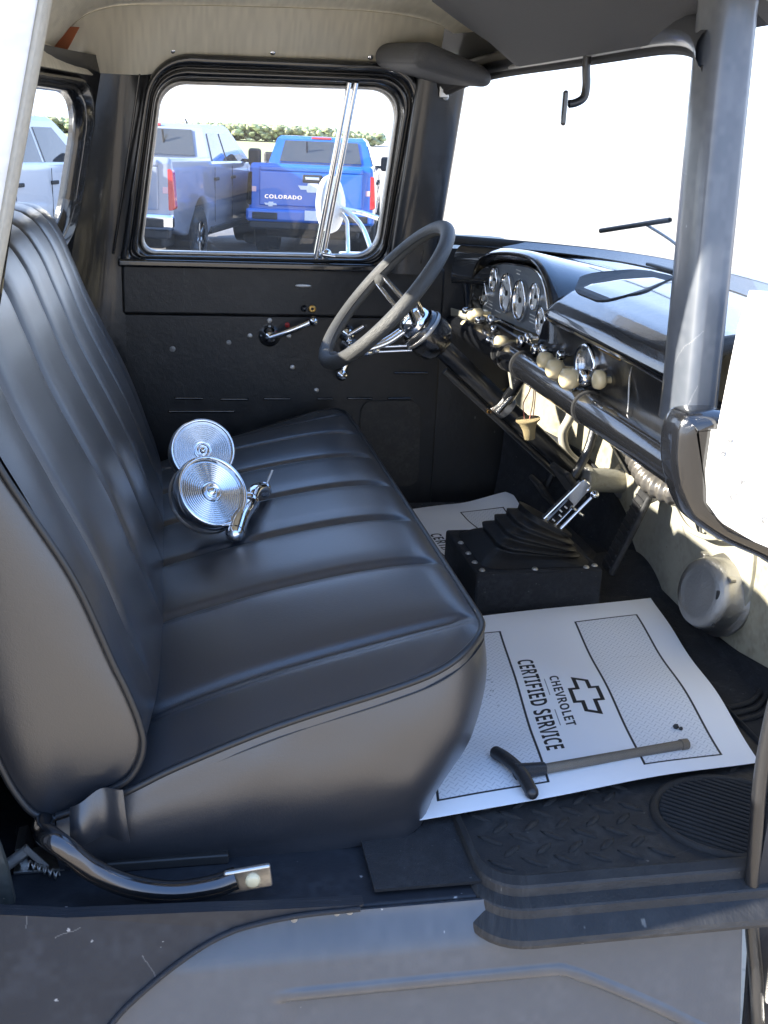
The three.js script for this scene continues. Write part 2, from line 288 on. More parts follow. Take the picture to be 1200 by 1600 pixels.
// door lock pillar on the near side
const bpost = part('door_post', surf(16, 14, (u, v) => { const y = lerp(0.30, 1.06, v), xn = -0.551 + 0.228 * (y - 0.754), a = u * 6.2832; const c = Math.cos(a), d = Math.sin(a), k = 4; const q = Math.pow(Math.abs(c) ** k + Math.abs(d) ** k, -1 / k); return [xn - 0.038 + 0.036 * c * q, y, 0.755 - 0.13 * Math.max(0, y - 0.6) + 0.042 * d * q]; }, (u, v) => [u * 0.2, v]), M.white, cab, 'pale painted door pillar at the left edge');
part('weather_strip', tube([[-0.523, 1.0, 0.712], [-0.545, 0.90, 0.722], [-0.572, 0.78, 0.735], [-0.60, 0.66, 0.745], [-0.62, 0.5, 0.75], [-0.63, 0.30, 0.752]].map(([x, y, z]) => [-0.552 + 0.228 * (y - 0.754), y, z + 0.02]), 0.0065, 8), M.liner, bpost);
// inside of the near rear quarter, beside the seat back
part('quarter_trim', shell(8, 12, (u, v) => [lerp(-0.74, -0.587 - 0.03 * sm(v * 3), u), lerp(-0.002, 0.62, v), 0.700 + 0.006 * Math.sin(v * 9) + 0.02 * v], 0.01, (u, v) => [u * 0.14, v * 0.62]), std({ map: rep(wornPaint([0.06, 0.065, 0.06], [0.05, 0.05, 0.045], 90, [0.30, 0.27, 0.22], 29), 3), roughness: 0.55 }), cab, 'grey green worn metal beside the seat back');
// sill: step panel with its pressed recess, flange along the curved opening edge
part('step_panel', shell(120, 90, (u, v) => {
  const x = lerp(-0.50, 0.30, u), t = v, y = -0.004 - 0.30 * t - 0.016 * sm(t * 8), z = 0.770 + 0.018 * sm(t * 9) + 0.075 * t;
  const inx = sm((x + 0.30) * 22) * 1, yr = 0.088 + 0.012 * (u - 0.4) ** 2 + 0.62 * Math.max(0, x - 0.06) ** 1.15, iny = sm((-y - yr) * 90);
  const lip = Math.max(0, 1 - Math.abs(-y - yr) * 130) * inx;
  return [x, y, z - 0.013 * inx * iny + 0.004 * lip];
}, -0.006, (u, v) => [u * 0.8, v * 0.31]), M.step, cab, 'blue grey door step with sky light put into its colour and a pressed recess');
const edge = [[-0.53, -0.24], [-0.50, -0.13], [-0.471, -0.087], [-0.431, -0.053], [-0.384, -0.022], [-0.348, -0.005], [-0.311, 0.005], [-0.26, 0.012], [-0.19, 0.014]];
{
  const ec = new THREE.CatmullRomCurve3(edge.map(([x, y]) => V(x, y, 0))).getPoints(40);
  const loop = [...ec.map((p) => [p.x, p.y]), [-0.185, 0.018], [-0.30, 0.022], [-0.36, 0.026], [-0.52, 0.034], [-0.62, 0.05], [-0.72, 0.06], [-0.72, -0.24]];
  part('jamb_flange', plateGeo(loop, 0.774, 0.792, (a, b, h) => [a, b, h - 0.30 * Math.min(0, b)]), M.sill, cab, 'dark worn flange curving round the rear corner of the door opening');
  part('flange_lip', tube(ec.map((p) => [p.x, p.y, 0.794 - 0.30 * Math.min(0, p.y)]), 0.0035, 6, 60), M.sill, cab);
  for (const [x, y] of [[-0.205, -0.004], [-0.19, -0.004], [-0.255, -0.008], [-0.41, -0.055], [-0.45, -0.10]]) part('rivet', lathe([[0.0001, 0.0022], [0.002, 0.002], [0.0035, 0.001], [0.004, 0]], [x - 0.012, y + 0.014, 0.793], [0, 0, 1], 12), M.tin, cab);
}
// black covering on the cab floor and its heavy carpet patch by the sill
part('floor_cover', shell(20, 30, (u, v) => [lerp(-0.165, 0.585, u), 0.003 + 0.001 * n16(u * 9, v * 18), lerp(-0.70, 0.752, v)], -0.004, (u, v) => [u * 0.7, v * 1.45]), M.carpet, cab, 'black carpet covering the cab floor');
// tunnel hump between the two foot wells
part('tunnel_hump', shell(30, 24, (u, v) => { const x = lerp(0.45, 0.60, u), s = lerp(-1, 1, v), h = 0.045 * sm(u * 1.1) * (1 - s * s) ** 0.8; return [x, 0.004 + h, -0.24 + 0.12 * s + 0.03 * u]; }, -0.004, (u, v) => [u * 0.25, v * 0.5]), M.carpet, cab);
// front door post: rubber edge, hinge panel, dog leg and pale cowl side
part('post_edge', tube([[0.345, 0.40, 0.775], [0.312, 0.30, 0.782], [0.301, 0.18, 0.785], [0.306, 0.06, 0.79], [0.314, -0.04, 0.795], [0.322, -0.13, 0.82], [0.335, -0.28, 0.85]], 0.009, 10), M.black, cab);
part('hinge_panel', shell(8, 16, (u, v) => { const y = lerp(-0.30, 0.42, v); return [lerp(0.314 + 0.05 * Math.max(0, y - 0.15), 0.50, u), y, 0.79 + 0.03 * sm(-y * 4) - 0.018 * sm(u * 2)]; }, 0.006, (u, v) => [u * 0.2, v * 0.7]), M.sill, cab, 'dark front door post below the pillar');
const hinge = part('door_hinge', [at(rbox(0.05, 0.05, 0.012, 0.004), 0.355, -0.10, 0.832, 0, 0.2, 0.3), rod([0.335, -0.14, 0.842], [0.335, -0.06, 0.836], 0.011), at(rbox(0.02, 0.07, 0.03, 0.006), 0.37, -0.16, 0.845, 0, 0, -0.5)], M.tin, cab);
part('bolt', rod([0.365, -0.11, 0.838], [0.365, -0.11, 0.848], 0.008, 0.007, 6), M.steel, hinge);
const dog = [[0.152, 0.600], [0.141, 0.578], [0.143, 0.545], [0.153, 0.512], [0.175, 0.477], [0.217, 0.450], [0.265, 0.429], [0.30, 0.412], [0.42, 0.385], [0.42, 0.43], [0.34, 0.445], [0.28, 0.462], [0.225, 0.482], [0.202, 0.510], [0.197, 0.55], [0.200, 0.60]];
{
  const c = new THREE.CatmullRomCurve3(dog.map(([x, y]) => V(x, y, 0)), true, 'catmullrom', 0.35).getPoints(80).map((p) => [p.x, p.y]);
  for (const s of [-1, 1]) { let g = new THREE.ExtrudeGeometry(new THREE.Shape(c.map(([a, b]) => new THREE.Vector2(a, b))), { depth: 0.02, bevelEnabled: true, bevelSize: 0.019, bevelThickness: 0.020, bevelOffset: -0.019, bevelSegments: 6 }); g.deleteAttribute('uv'); g.deleteAttribute('normal'); g = mergeVertices(g, 1e-5); g.computeVertexNormals(); g = boxUV(g); g.translate(0, 0, s > 0 ? 0.738 : -0.758); part('pillar_foot', g, M.gloss, cab, s > 0 ? 'shiny black foot of the near windshield pillar' : undefined); }
}
part('cowl_side', shell(80, 16, (u, v) => { const x = lerp(0.177, 0.70, u), lo = interp([[0.176, 0.545], [0.182, 0.503], [0.20, 0.482], [0.235, 0.464], [0.275, 0.450], [0.4, 0.425], [0.7, 0.40]], x); return [x, lerp(lo, lerp(0.585, 0.735, sm((x - 0.184) * 110)), v), 0.778 + 0.035 * sm(u * 5)]; }, 0.006, (u, v) => [u * 0.5, v * 0.3]), M.white, cab, 'sunlit pale cowl side beside the near pillar');
for (const [x, y, r] of [[0.208, 0.512, 0.006], [0.214, 0.53, 0.0035], [0.24, 0.49, 0.005], [0.225, 0.50, 0.003], [0.19, 0.56, 0.004], [0.196, 0.575, 0.003]]) part('rust_pit', lathe([[0.0001, 0.0016], [r * 0.7, 0.0012], [r, 0]], [x, y, 0.778 + 0.035 * sm((x - 0.176) / 0.524 * 5) + 0.006], [-0.3, 0, 1], 7), M.tin, cab);
// windshield pillars
for (const s of [-1, 1]) {
  const p = part('windshield_pillar', surf(24, 16, (u, v) => {
    const y = lerp(0.575, 1.03, v), cx = (s < 0 ? 0.157 + 0.08 * (y - 0.6) : 0.183 + 0.028 * (y - 0.6)), cz = s * (0.705 - 0.13 * Math.max(0, y - 0.6)), a = u * 6.2832, c = Math.cos(a), d = Math.sin(a), q = Math.pow(Math.abs(c) ** 5 + Math.abs(d) ** 5, -0.2);
    return [cx + (s < 0 ? 0.055 : 0.0225) * c * q, y, cz + 0.036 * d * q];
  }, (u, v) => [u * 0.2, v * 0.45]), s > 0 ? M.pillar : M.black, cab, s > 0 ? 'near windshield pillar with the sky reflection put into its colour' : 'far windshield pillar beside the driver window');
  if (s < 0) { part('ridge', tube([[0.172, 0.60, -0.672], [0.181, 0.75, -0.655], [0.19, 0.93, -0.633]], 0.004, 6, 20), M.gloss, p); part('screw', lathe([[0.0001, 0.004], [0.006, 0.003], [0.007, 0]], [0.196, 0.955, -0.62], [0, 0, 1], 12), M.steel, p); }
}
// windshield: glass, rubber, header
const wsP = (s, v) => { const b = Wb(s), t = Wt(s), k = Math.sin(v * 3.1416) * 0.02; return [lerp(b[0], t[0], v) + k, lerp(b[1], t[1], v) + k, lerp(b[2], t[2], v)]; };
const ws = part('windshield', surf(40, 12, (u, v) => wsP(2 * u - 1, v)), M.glass, cab);
{
  const L = []; for (let i = 0; i <= 40; i++) L.push(wsP(-1 + i / 20, 0)); for (let i = 1; i < 10; i++) L.push(wsP(1, i / 10)); for (let i = 0; i <= 40; i++) L.push(wsP(1 - i / 20, 1)); for (let i = 1; i < 10; i++) L.push(wsP(-1, 1 - i / 10));
  part('rubber_seal', tube(L, 0.011, 8, 240, true), M.rubber, ws);
  const hd = (s, k, r) => { const t = Wt(s); return [t[0] - 0.004 - r * Math.cos(k), t[1] + 0.018 + r * 1.3 * Math.sin(k), t[2]]; };
  part('header_rail', surf(40, 14, (u, v) => hd((2 * u - 1) * 1.0, v * 6.2832, 0.016)), M.black, cab);
}
// wiper outside the glass
{
  const w = part('wiper', [tube([[0.484, 0.690, -0.421], [0.505, 0.701, -0.37], [0.519, 0.711, -0.317], [0.527, 0.722, -0.25], [0.53, 0.731, -0.188]].map(([x, y, z]) => [x + 0.012, y + 0.012, z]), 0.005, 6, 20)], M.wire, cab);
  part('wiper_arm', tube([[0.536, 0.728, -0.29], [0.575, 0.70, -0.24], [0.60, 0.672, -0.20]], 0.003, 6, 16), M.tin, w);
}
// roof: outer skin, headliner and its side panel with screws
part('roof_skin', shell(30, 30, (u, v) => { const x = lerp(-0.80, 0.34, u), z = lerp(-0.76, 0.76, v), e = 2 * u - 1, f = 2 * v - 1; return [x, 1.045 + 0.165 * (1 - f ** 4) * (1 - Math.abs(e) ** 5), z]; }, 0.004), M.white, cab);
const archTop = curveTab([[-0.63, 0.985], [-0.598, 1.012], [-0.572, 1.045], [-0.546, 1.067], [-0.505, 1.083], [-0.461, 1.091], [-0.21, 1.104], [0.05, 1.108], [0.13, 1.10], [0.18, 1.086], [0.27, 1.035]]);
part('headliner', shell(40, 24, (u, v) => { const x = lerp(-0.63, 0.262, u), z = lerp(-0.59, 0.59, v); return [x, interp(archTop, x) + 0.004 + 0.042 * (1 - (z / 0.59) ** 2) * sm((x + 0.66) * 5), z]; }, 0.003, (u, v) => [u * 0.9, v * 1.2]), M.liner, cab);
const archLow = curveTab([[-0.64, 0.972], [-0.43, 0.971], [-0.405, 0.978], [-0.385, 0.994], [-0.36, 1.004], [-0.17, 1.011], [0.05, 1.018], [0.12, 1.004], [0.16, 0.97], [0.18, 0.95]]);
for (const s of [-1]) {
  const sp = part('side_headliner', shell(60, 12, (u, v) => { const x = lerp(-0.628, 0.175, u), yb = interp(archLow, x), yt = interp(archTop, x); const z = lerp(zin(yb) - 0.004, 0.578, v) - 0.012 * Math.sin(v * 3.14); return [x, lerp(yb, yt, v) + 0.006 * Math.sin(v * 3.14), s * z]; }, -s * 0.003, (u, v) => [u * 0.8, v * 0.14]), M.liner, cab);
  if (s < 0) for (const [x, y] of [[-0.602, 0.984], [-0.376, 1.018], [-0.172, 1.026], [0.033, 1.028]]) part('screw', lathe([[0.0001, 0.006], [0.0035, 0.0055], [0.006, 0.003], [0.007, 0]], [x, y, -0.6385], [0, 0.1, 1], 14), M.chrome, sp);
}
part('rear_headliner', shell(24, 6, (u, v) => { const z = lerp(-0.60, 0.60, u); return [lerp(xb(0.955, z) + 0.014, -0.622, v), lerp(0.962, 1.005, v) + 0.01 * Math.sin(v * 3.1) + 0.035 * v * (1 - (z / 0.6) ** 2), z]; }, 0.003, (u, v) => [u * 1.2, v * 0.1]), M.liner, cab);
part('door_edge', tube([[-0.497, 0.60, -0.7125], [-0.468, 0.76, -0.690], [-0.430, 0.975, -0.657]].map(([x, y, z]) => [x - 0.012, y, z]), 0.003, 6, 30), M.gloss, cab);
part('header_panel', shell(30, 6, (u, v) => { const s = 2 * u - 1, t = Wt(s); return [lerp(t[0] + 0.004, Math.min(0.258, t[0] - 0.005), v), lerp(t[1] + 0.002, interp(archTop, 0.20) + 0.035 * (1 - s * s) + 0.02, v), t[2]]; }, 0.003), M.black, cab);
part('bare_primer_strip', shell(4, 6, (u, v) => [lerp(-0.618, -0.588, u) + 0.035 * v, lerp(0.985, 1.045, v), -0.578 + 0.012 * u], 0.002), M.primer, cab, 'strip of bare orange primer in the rear roof corner');
// closed nose of the truck, so that daylight enters through the glass only
part('hood', shell(20, 16, (u, v) => { const x = lerp(0.60, 1.75, u), f = 2 * v - 1; return [x, 0.645 - 0.10 * f ** 4 - 0.07 * u * u, 0.74 * f]; }, 0.006), M.white, cab);

// ---------- driver door ----------
const door = thing('driver_door', 'closed black driver door with chrome window crank across the cab', 'truck door');
const mapD = (x, y, h) => [x, y, -zin(y) + h];
part('inner_panel', at(rbox(0.735, 0.475, 0.02, 0.004), -0.126, 0.2305, -0.7305), M.door, door);
part('upper_panel', at(rbox(0.735, 0.116, 0.03, 0.007), -0.126, 0.5265, -0.7285), M.door, door);
part('outer_skin', shell(6, 8, (u, v) => [lerp(-0.52, 0.30, u), lerp(-0.3, 0.60, v), -0.80 - 0.06 * Math.sin(v * 3)], -0.006), M.white, door);
const dIn = rpoly([[-0.452, 0.604, 0.035], [-0.401, 0.958, 0.05], [0.106, 0.969, 0.065], [0.078, 0.607, 0.055]], 10, 14);
const dOut = rpoly([[-0.497, 0.583, 0.012], [-0.420, 1.014, 0.085], [0.162, 1.022, 0.095], [0.105, 0.583, 0.03]], 10, 14);
part('window_garnish', frameGeo(dIn, dOut, [[1, -0.02], [1, 0.004], [0.96, 0.018], [0.86, 0.026], [0.66, 0.026], [0.56, 0.020], [0.52, 0.012], [0.44, 0.012], [0.40, 0.019], [0.24, 0.019], [0.18, 0.010], [0.06, 0.004], [0, -0.006], [0, -0.02]], mapD), M.gloss, door);
const dSeal = rpoly([[-0.455, 0.601, 0.036], [-0.404, 0.961, 0.05], [0.109, 0.972, 0.065], [0.081, 0.604, 0.055]], 10, 14);
part('glass_channel', frameGeo(rpoly([[-0.447, 0.609, 0.035], [-0.396, 0.953, 0.05], [0.101, 0.964, 0.065], [0.073, 0.612, 0.055]], 10, 14), dSeal, [[1, -0.01], [1, 0.004], [0.5, 0.006], [0, 0.002], [0, -0.010]], mapD), M.tin, door);
{
  const gl = part('window_glass', plateGeo(rpoly([[-0.452, 0.606, 0.035], [-0.401, 0.956, 0.05], [-0.006, 0.966, 0.004], [-0.062, 0.606, 0.004]], 8, 4), -0.008, -0.008, mapD), M.glareVeil, door);
  part('vent_glass', plateGeo(rpoly([[-0.050, 0.606, 0.004], [0.006, 0.966, 0.004], [0.105, 0.968, 0.065], [0.077, 0.608, 0.055]], 8, 4), -0.006, -0.006, mapD), M.glareVeil, door);
  const v = part('division_bar', [-0.011, 0.004].map((d) => tube([[d - 0.053, 0.598, -0.708], [d - 0.026, 0.78, -0.681], [d + 0.003, 0.975, -0.652]].map((p) => p), 0.0062, 8, 20)), M.chrome, door);
  part('vent_latch', [lathe([[0.0001, 0.012], [0.008, 0.011], [0.011, 0.004], [0.011, 0]], [-0.04, 0.613, -0.704], [0, 0, 1], 16), rod([-0.05, 0.612, -0.692], [-0.022, 0.609, -0.69], 0.004)], M.chrome, v);
}
part('belt_ledge', at(rbox(0.61, 0.018, 0.034, 0.006), -0.195, 0.584, -0.703), M.gloss, door);
for (const [a, b, y] of [[-0.383, -0.316, 0.276], [-0.278, -0.213, 0.274], [-0.178, -0.113, 0.275], [-0.052, -0.012, 0.275], [0.02, 0.082, 0.276], [0.118, 0.177, 0.276], [0.13, 0.215, 0.338], [-0.398, -0.244, 0.245]]) part('pressed_rib', at(rbox(b - a, 0.006, 0.008, 0.003), (a + b) / 2, y, -0.7185), M.gloss, door);
{
  const crank = part('window_crank', [lathe([[0.024, 0], [0.025, 0.006], [0.019, 0.012], [0.014, 0.022], [0.010, 0.028], [0.0001, 0.030]], [-0.165, 0.423, -0.722], [0, 0, 1], 28), tube([[-0.165, 0.423, -0.697], [-0.13, 0.437, -0.690], [-0.095, 0.452, -0.686], [-0.07, 0.464, -0.686]], 0.0075, 10, 24)], M.chrome, door, 'chrome window crank handle');
  part('crank_end', lathe([[0.0001, 0], [0.009, 0.002], [0.011, 0.01], [0.009, 0.02], [0.0001, 0.023]], [-0.069, 0.464, -0.692], [0, 0, 1], 16), M.chrome, crank);
  const h = part('door_handle', [lathe([[0.022, 0], [0.022, 0.006], [0.014, 0.012], [0.010, 0.03], [0.0001, 0.032]], [0.022, 0.400, -0.722], [0, 0, 1], 24), tube([[0.022, 0.40, -0.694], [0.014, 0.375, -0.688], [0.002, 0.345, -0.684]], 0.008, 10, 20), lathe([[0.0001, 0], [0.011, 0.002], [0.014, 0.010], [0.011, 0.020], [0.0001, 0.022]], [0.0, 0.340, -0.692], [0, 0, 1], 18)], M.chrome, door, 'chrome inside door handle hanging down');
  part('vent_crank', [lathe([[0.02, 0], [0.02, 0.006], [0.012, 0.02], [0.0001, 0.022]], [0.016, 0.43, -0.722], [0, 0, 1], 22), rod([0.016, 0.43, -0.70], [0.05, 0.452, -0.695], 0.006)], M.chrome, door);
}
part('escutcheon', lathe([[0.0001, 0.003], [0.008, 0.003], [0.011, 0]], [0, 0, 0], [0, 0, 1], 20).scale(1.7, 0.45, 1).translate(-0.09, 0.539, -0.713), M.steel, door);
for (const [x, y, m, r] of [[-0.210, 0.422, M.steel, 0.006], [-0.165, 0.458, M.steel, 0.006], [-0.120, 0.422, M.steel, 0.006], [-0.124, 0.448, M.red, 0.006], [-0.111, 0.349, M.steel, 0.0065], [-0.053, 0.295, M.steel, 0.006], [-0.258, 0.406, M.tin, 0.006], [-0.385, 0.390, M.tin, 0.007]]) part('screw', lathe([[0.0001, 0.003], [r * 0.7, 0.0026], [r, 0.0005], [r, 0]], [x, y, -0.7203], [0, 0, 1], 12), m, door);
part('lock_button', lathe([[0.0001, 0.014], [0.006, 0.012], [0.008, 0]], [-0.087, 0.488, -0.7135], [0, 0, 1], 14), M.gloss, door);
part('brass_bush', lathe([[0.003, 0.002], [0.004, 0.004], [0.008, 0.003], [0.009, 0]], [-0.068, 0.487, -0.7135], [0, 0, 1], 16), M.brass, door);
part('access_cover', extrude(rpoly([[0.052, 0.058, 0.03], [0.205, 0.058, 0.03], [0.198, 0.27, 0.03], [0.056, 0.27, 0.03]], 6, 2), 0.004, 0.0015).translate(0, 0, -0.7195), std({ map: rep(wornPaint([0.034, 0.030, 0.025], [0.02, 0.018, 0.015], 40, [0.09, 0.08, 0.06], 3), 4), roughness: 0.8 }), door, 'dull brown black access cover on the lower door');

// ---------- dashboard ----------
const dash = thing('dashboard', 'glossy black dashboard with silver gauge cluster and ivory knobs', 'dashboard');
const Z0 = 0.69;
const baseX = (z) => Wb(clamp(z / Z0, -1, 1))[0] - 0.012;
const dashProf = [[1, 0.650], [0.82, 0.651], [0.62, 0.650], [0.42, 0.645], [0.26, 0.637], [0.14, 0.624], [0.06, 0.608], [0.015, 0.594], [0, 0.584], [0.02, 0.575], [0.07, 0.568]];
part('top_panel', shell(120, 40, (u, v) => {
  const z = lerp(-0.635, 0.635, u), b = baseX(z), pod = sm((z + 0.66) * 30) * sm((-0.03 - z) * 22), br = Math.min(lerp(0.258, 0.38, pod), b - 0.03);
  const k = v * (dashProf.length - 1), i = Math.min(dashProf.length - 2, Math.floor(k)), t = k - i, f = lerp(dashProf[i][0], dashProf[i + 1][0], t), y = lerp(dashProf[i][1], dashProf[i + 1][1], t);
  return [br + (b - br) * f, y - 0.006 * (z / Z0) ** 2, z];
}, -0.003, (u, v) => [u * 1.38, v * 0.4]), M.gloss, dash);
part('cowl_trim', shell(60, 6, (u, v) => { const z = lerp(-0.55, 0.55, u), b = baseX(z); return [b - 0.055 * (1 - v) - 0.002, 0.6555 + 0.012 * v - 0.006 * (z / Z0) ** 2, z]; }, -0.003), M.black, dash);
part('defroster_slot', at(rbox(0.012, 0.006, 0.12, 0.002), 0.505, 0.661, -0.12), M.wire, dash);
const face = part('lower_face', shell(60, 10, (u, v) => { const z = lerp(-0.70, 0.70, u); return [lerp(0.286, 0.300, v) - 0.012 * clamp((Math.abs(z) - 0.5) * 4) ** 2 + 0.004 * Math.sin(v * 3), lerp(lerp(0.572, 0.506, sm((z + 0.68) * 30) * sm((-0.10 - z) * 22)), 0.478, v), z]; }, -0.004, (u, v) => [u * 1.4, v * 0.1]), M.black, dash);
{
  const bar = part('lower_rail', surf(24, 60, (u, v) => { const z = lerp(-0.70, 0.70, v), a = u * 6.2832, x0 = 0.281 - 0.015 * clamp((Math.abs(z) - 0.5) * 4) ** 2; return [x0 + 0.027 * Math.cos(a), 0.460 + 0.027 * Math.sin(a), z]; }, (u, v) => [u * 0.17, v * 1.4]), M.gloss, dash);
  for (const z of [-0.29, -0.33, -0.20, 0.155]) part('rail_band', new THREE.TorusGeometry(0.0275, 0.0028, 8, 32).translate(0.281, 0.460, z), M.rubber, bar);
}
// glove box door: a separate skin with a gap all round
part('glove_box_door', shell(20, 10, (u, v) => { const z = lerp(0.305, 0.60, u), y = lerp(0.553, 0.491, v), w = (0.572 - y) / 0.094; return [lerp(0.286, 0.300, w) - 0.012 * clamp((z - 0.5) * 4) ** 2 + 0.004 * Math.sin(w * 3) - 0.004, y, z]; }, 0.003, (u, v) => [u * 0.3 + 0.4, v * 0.06 + 0.3]), M.black, dash);
part('glove_box_gap', tube([[0.2885, 0.488, 0.299], [0.2870, 0.557, 0.299], [0.2845, 0.558, 0.45], [0.2845, 0.558, 0.60]], 0.0018, 5, 40), M.steel, dash, 'worn bright edge round the glove box');
part('badge_strip', [at(rbox(0.004, 0.006, 0.09, 0.002), 0.2835, 0.562, 0.215), at(rbox(0.004, 0.008, 0.03, 0.002), 0.2835, 0.557, 0.125)], M.brass, dash);
// gauge hood
const rim = [[-0.625, 0.505], [-0.618, 0.55], [-0.603, 0.592], [-0.565, 0.628], [-0.484, 0.651], [-0.348, 0.668], [-0.203, 0.671], [-0.125, 0.652], [-0.078, 0.622], [-0.058, 0.58], [-0.048, 0.53]];
const pan = [[-0.655, 0.500], [-0.648, 0.530], [-0.628, 0.565], [-0.585, 0.604], [-0.50, 0.622], [-0.385, 0.632], [-0.27, 0.636], [-0.212, 0.622], [-0.178, 0.592], [-0.162, 0.555], [-0.155, 0.520]];
const bak = [[-0.64, 0.52], [-0.635, 0.56], [-0.62, 0.60], [-0.58, 0.625], [-0.49, 0.638], [-0.35, 0.643], [-0.20, 0.643], [-0.11, 0.632], [-0.05, 0.61], [-0.03, 0.57], [-0.025, 0.53]];
{
  const cr = (a) => new THREE.CatmullRomCurve3(a.map(([z, y]) => V(0, y, z)));
  const R = cr(rim), P = cr(pan), B = cr(bak);
  const rows = [(t) => [B, 0.46, 0, t], (t) => [null, 0.36, 0.55, t], (t) => [null, 0.305, 0.92, t], (t) => [R, 0.285, 0, t], (t) => [R, 0.276, -0.006, t], (t) => [R, 0.275, -0.012, t], (t) => [R, 0.281, -0.016, t], (t) => [P, 0.314, 0.004, t]];
  part('gauge_hood', shell(60, rows.length - 1, (u, v) => {
    const [c, x, k] = rows[Math.round(v * (rows.length - 1))](u);
    if (!c) { const a = B.getPoint(u), b = R.getPoint(u); return [x, lerp(a.y, b.y, k), lerp(a.z, b.z, k)]; }
    const p = c.getPoint(u); return [x, p.y + k * Math.sin(u * 3.1416), p.z + k * 0.6 * (u < 0.5 ? -1 : 1) * (1 - Math.sin(u * 3.1416))];
  }, 0.003), M.gloss, dash);
  const loop = P.getPoints(60).map((p) => [p.z, p.y]);
  const pt = tex(512, (x, y) => { const s = 0.52 + 0.05 * n128(x * 6, y * 128) + 0.03 * n64(x * 64, y * 64); return [s * 0.93, s * 0.98, s * 1.03]; }, true);
  const gp = part('gauge_panel', plateGeo(loop, 0.006, 0, (z, y, h) => [0.311 + h, y, z]), std({ map: rep(pt, 3), metalness: 0.35, roughness: 0.35 }), dash, 'brushed silver gauge panel');
  part('panel_edge', tube(loop.concat([[pan[0][0] + 0.004, pan[0][1]]]).map(([z, y]) => [0.309, y, z]), 0.003, 6, 160, true), M.chrome, gp);
  // printed marks on the panel
  for (const [z, y, w] of [[-0.572, 0.532, 0.05], [-0.572, 0.525, 0.05], [-0.572, 0.518, 0.05], [-0.50, 0.519, 0.04], [-0.255, 0.548, 0.045], [-0.255, 0.541, 0.045], [-0.255, 0.534, 0.045], [-0.23, 0.525, 0.035], [-0.375, 0.622, 0.03], [-0.375, 0.615, 0.02]]) part('printed_mark', at(rbox(0.0016, 0.0022, w, 0.0006, 1), 0.3104, y, z), M.white, gp);
  const dialTex = (() => { const c = document.createElement('canvas'); c.width = c.height = 256; const x = c.getContext('2d'); x.fillStyle = '#e9ebea'; x.fillRect(0, 0, 256, 256); x.strokeStyle = '#23262a'; x.fillStyle = '#23262a'; x.textAlign = 'center'; x.textBaseline = 'middle'; for (let k = 0; k <= 20; k++) { const a = Math.PI * (0.8 + 1.4 * k / 20), r0 = k % 4 ? 104 : 96; x.lineWidth = k % 4 ? 3 : 6; x.beginPath(); x.moveTo(128 + r0 * Math.cos(a), 128 + r0 * Math.sin(a)); x.lineTo(128 + 114 * Math.cos(a), 128 + 114 * Math.sin(a)); x.stroke(); if (k % 4 === 0) { x.font = 'bold 26px sans-serif'; x.fillText(String(k * 5), 128 + 76 * Math.cos(a), 128 + 76 * Math.sin(a)); } } const t = new THREE.CanvasTexture(c); t.colorSpace = THREE.SRGBColorSpace; return t; })();
  const dialMat = std({ map: dialTex, roughness: 0.5, clearcoat: 1, clearcoatRoughness: 0.04 });
  for (const [z, y, r, a] of [[-0.598, 0.545, 0.026, 2], [-0.524, 0.585, 0.027, 2.3], [-0.427, 0.569, 0.041, 2.6], [-0.331, 0.568, 0.041, 2.2], [-0.235, 0.588, 0.027, 1.4], [-0.185, 0.548, 0.027, 1]]) {
    const bz = part('gauge', lathe([[r, 0], [r * 1.03, 0.008], [r * 0.97, 0.011], [r * 0.9, 0.009], [r * 0.88, 0.003]], [0.3105, y, z], [-1, 0, 0], 40), M.chrome, gp);
    part('dial', at(new THREE.CircleGeometry(r * 0.9, 40), 0.3065, y, z, 0, -Math.PI / 2, 0), dialMat, bz);
    part('needle', [at(rbox(0.0012, 0.0022, r * 0.72, 0.0005, 1), 0, 0, r * 0.3, 0, 0, 0), at(cyl(r * 0.14, r * 0.14, 0.003, 16), 0, 0, 0, 0, 0, Math.PI / 2)].map((g) => g.rotateX(-a).translate(0.304, y, z)), M.wire, bz);
  }
}
// knobs and switches on the lower face, pointing at the seat
const knobProf = (r, L) => [[r * 0.35, 0], [r * 0.35, L * 0.45], [r * 0.8, L * 0.5], [r, L * 0.68], [r * 0.92, L * 0.92], [r * 0.55, L], [0.0001, L * 1.01]];
for (const [z, y, r, L, m] of [[-0.545, 0.500, 0.013, 0.046, 'ivory'], [-0.60, 0.470, 0.013, 0.044, 'ivory'], [-0.52, 0.512, 0.011, 0.04, 'ivory'], [-0.575, 0.508, 0.008, 0.05, 'chrome'], [-0.50, 0.50, 0.008, 0.04, 'chrome'], [-0.44, 0.510, 0.011, 0.03, 'chrome'], [-0.41, 0.495, 0.008, 0.03, 'chrome'], [-0.305, 0.487, 0.013, 0.05, 'ivory'], [-0.37, 0.478, 0.007, 0.05, 'chrome'], [-0.225, 0.502, 0.012, 0.028, 'chrome'], [-0.185, 0.516, 0.010, 0.028, 'chrome'], [-0.13, 0.505, 0.010, 0.03, 'chrome'], [-0.085, 0.510, 0.012, 0.03, 'chrome'], [-0.03, 0.503, 0.015, 0.05, 'ivory'], [0.035, 0.500, 0.017, 0.055, 'ivory'], [0.01, 0.52, 0.009, 0.03, 'chrome'], [0.115, 0.500, 0.018, 0.058, 'ivory'], [0.205, 0.518, 0.016, 0.035, 'ivory'], [0.165, 0.513, 0.014, 0.045, 'chrome']]) {
  part('knob', lathe(knobProf(r, L), [0.300, y, z], [-1, 0.03, 0.05], 24), M[m], dash, m === 'ivory' ? 'ivory plastic knob' : undefined);
}
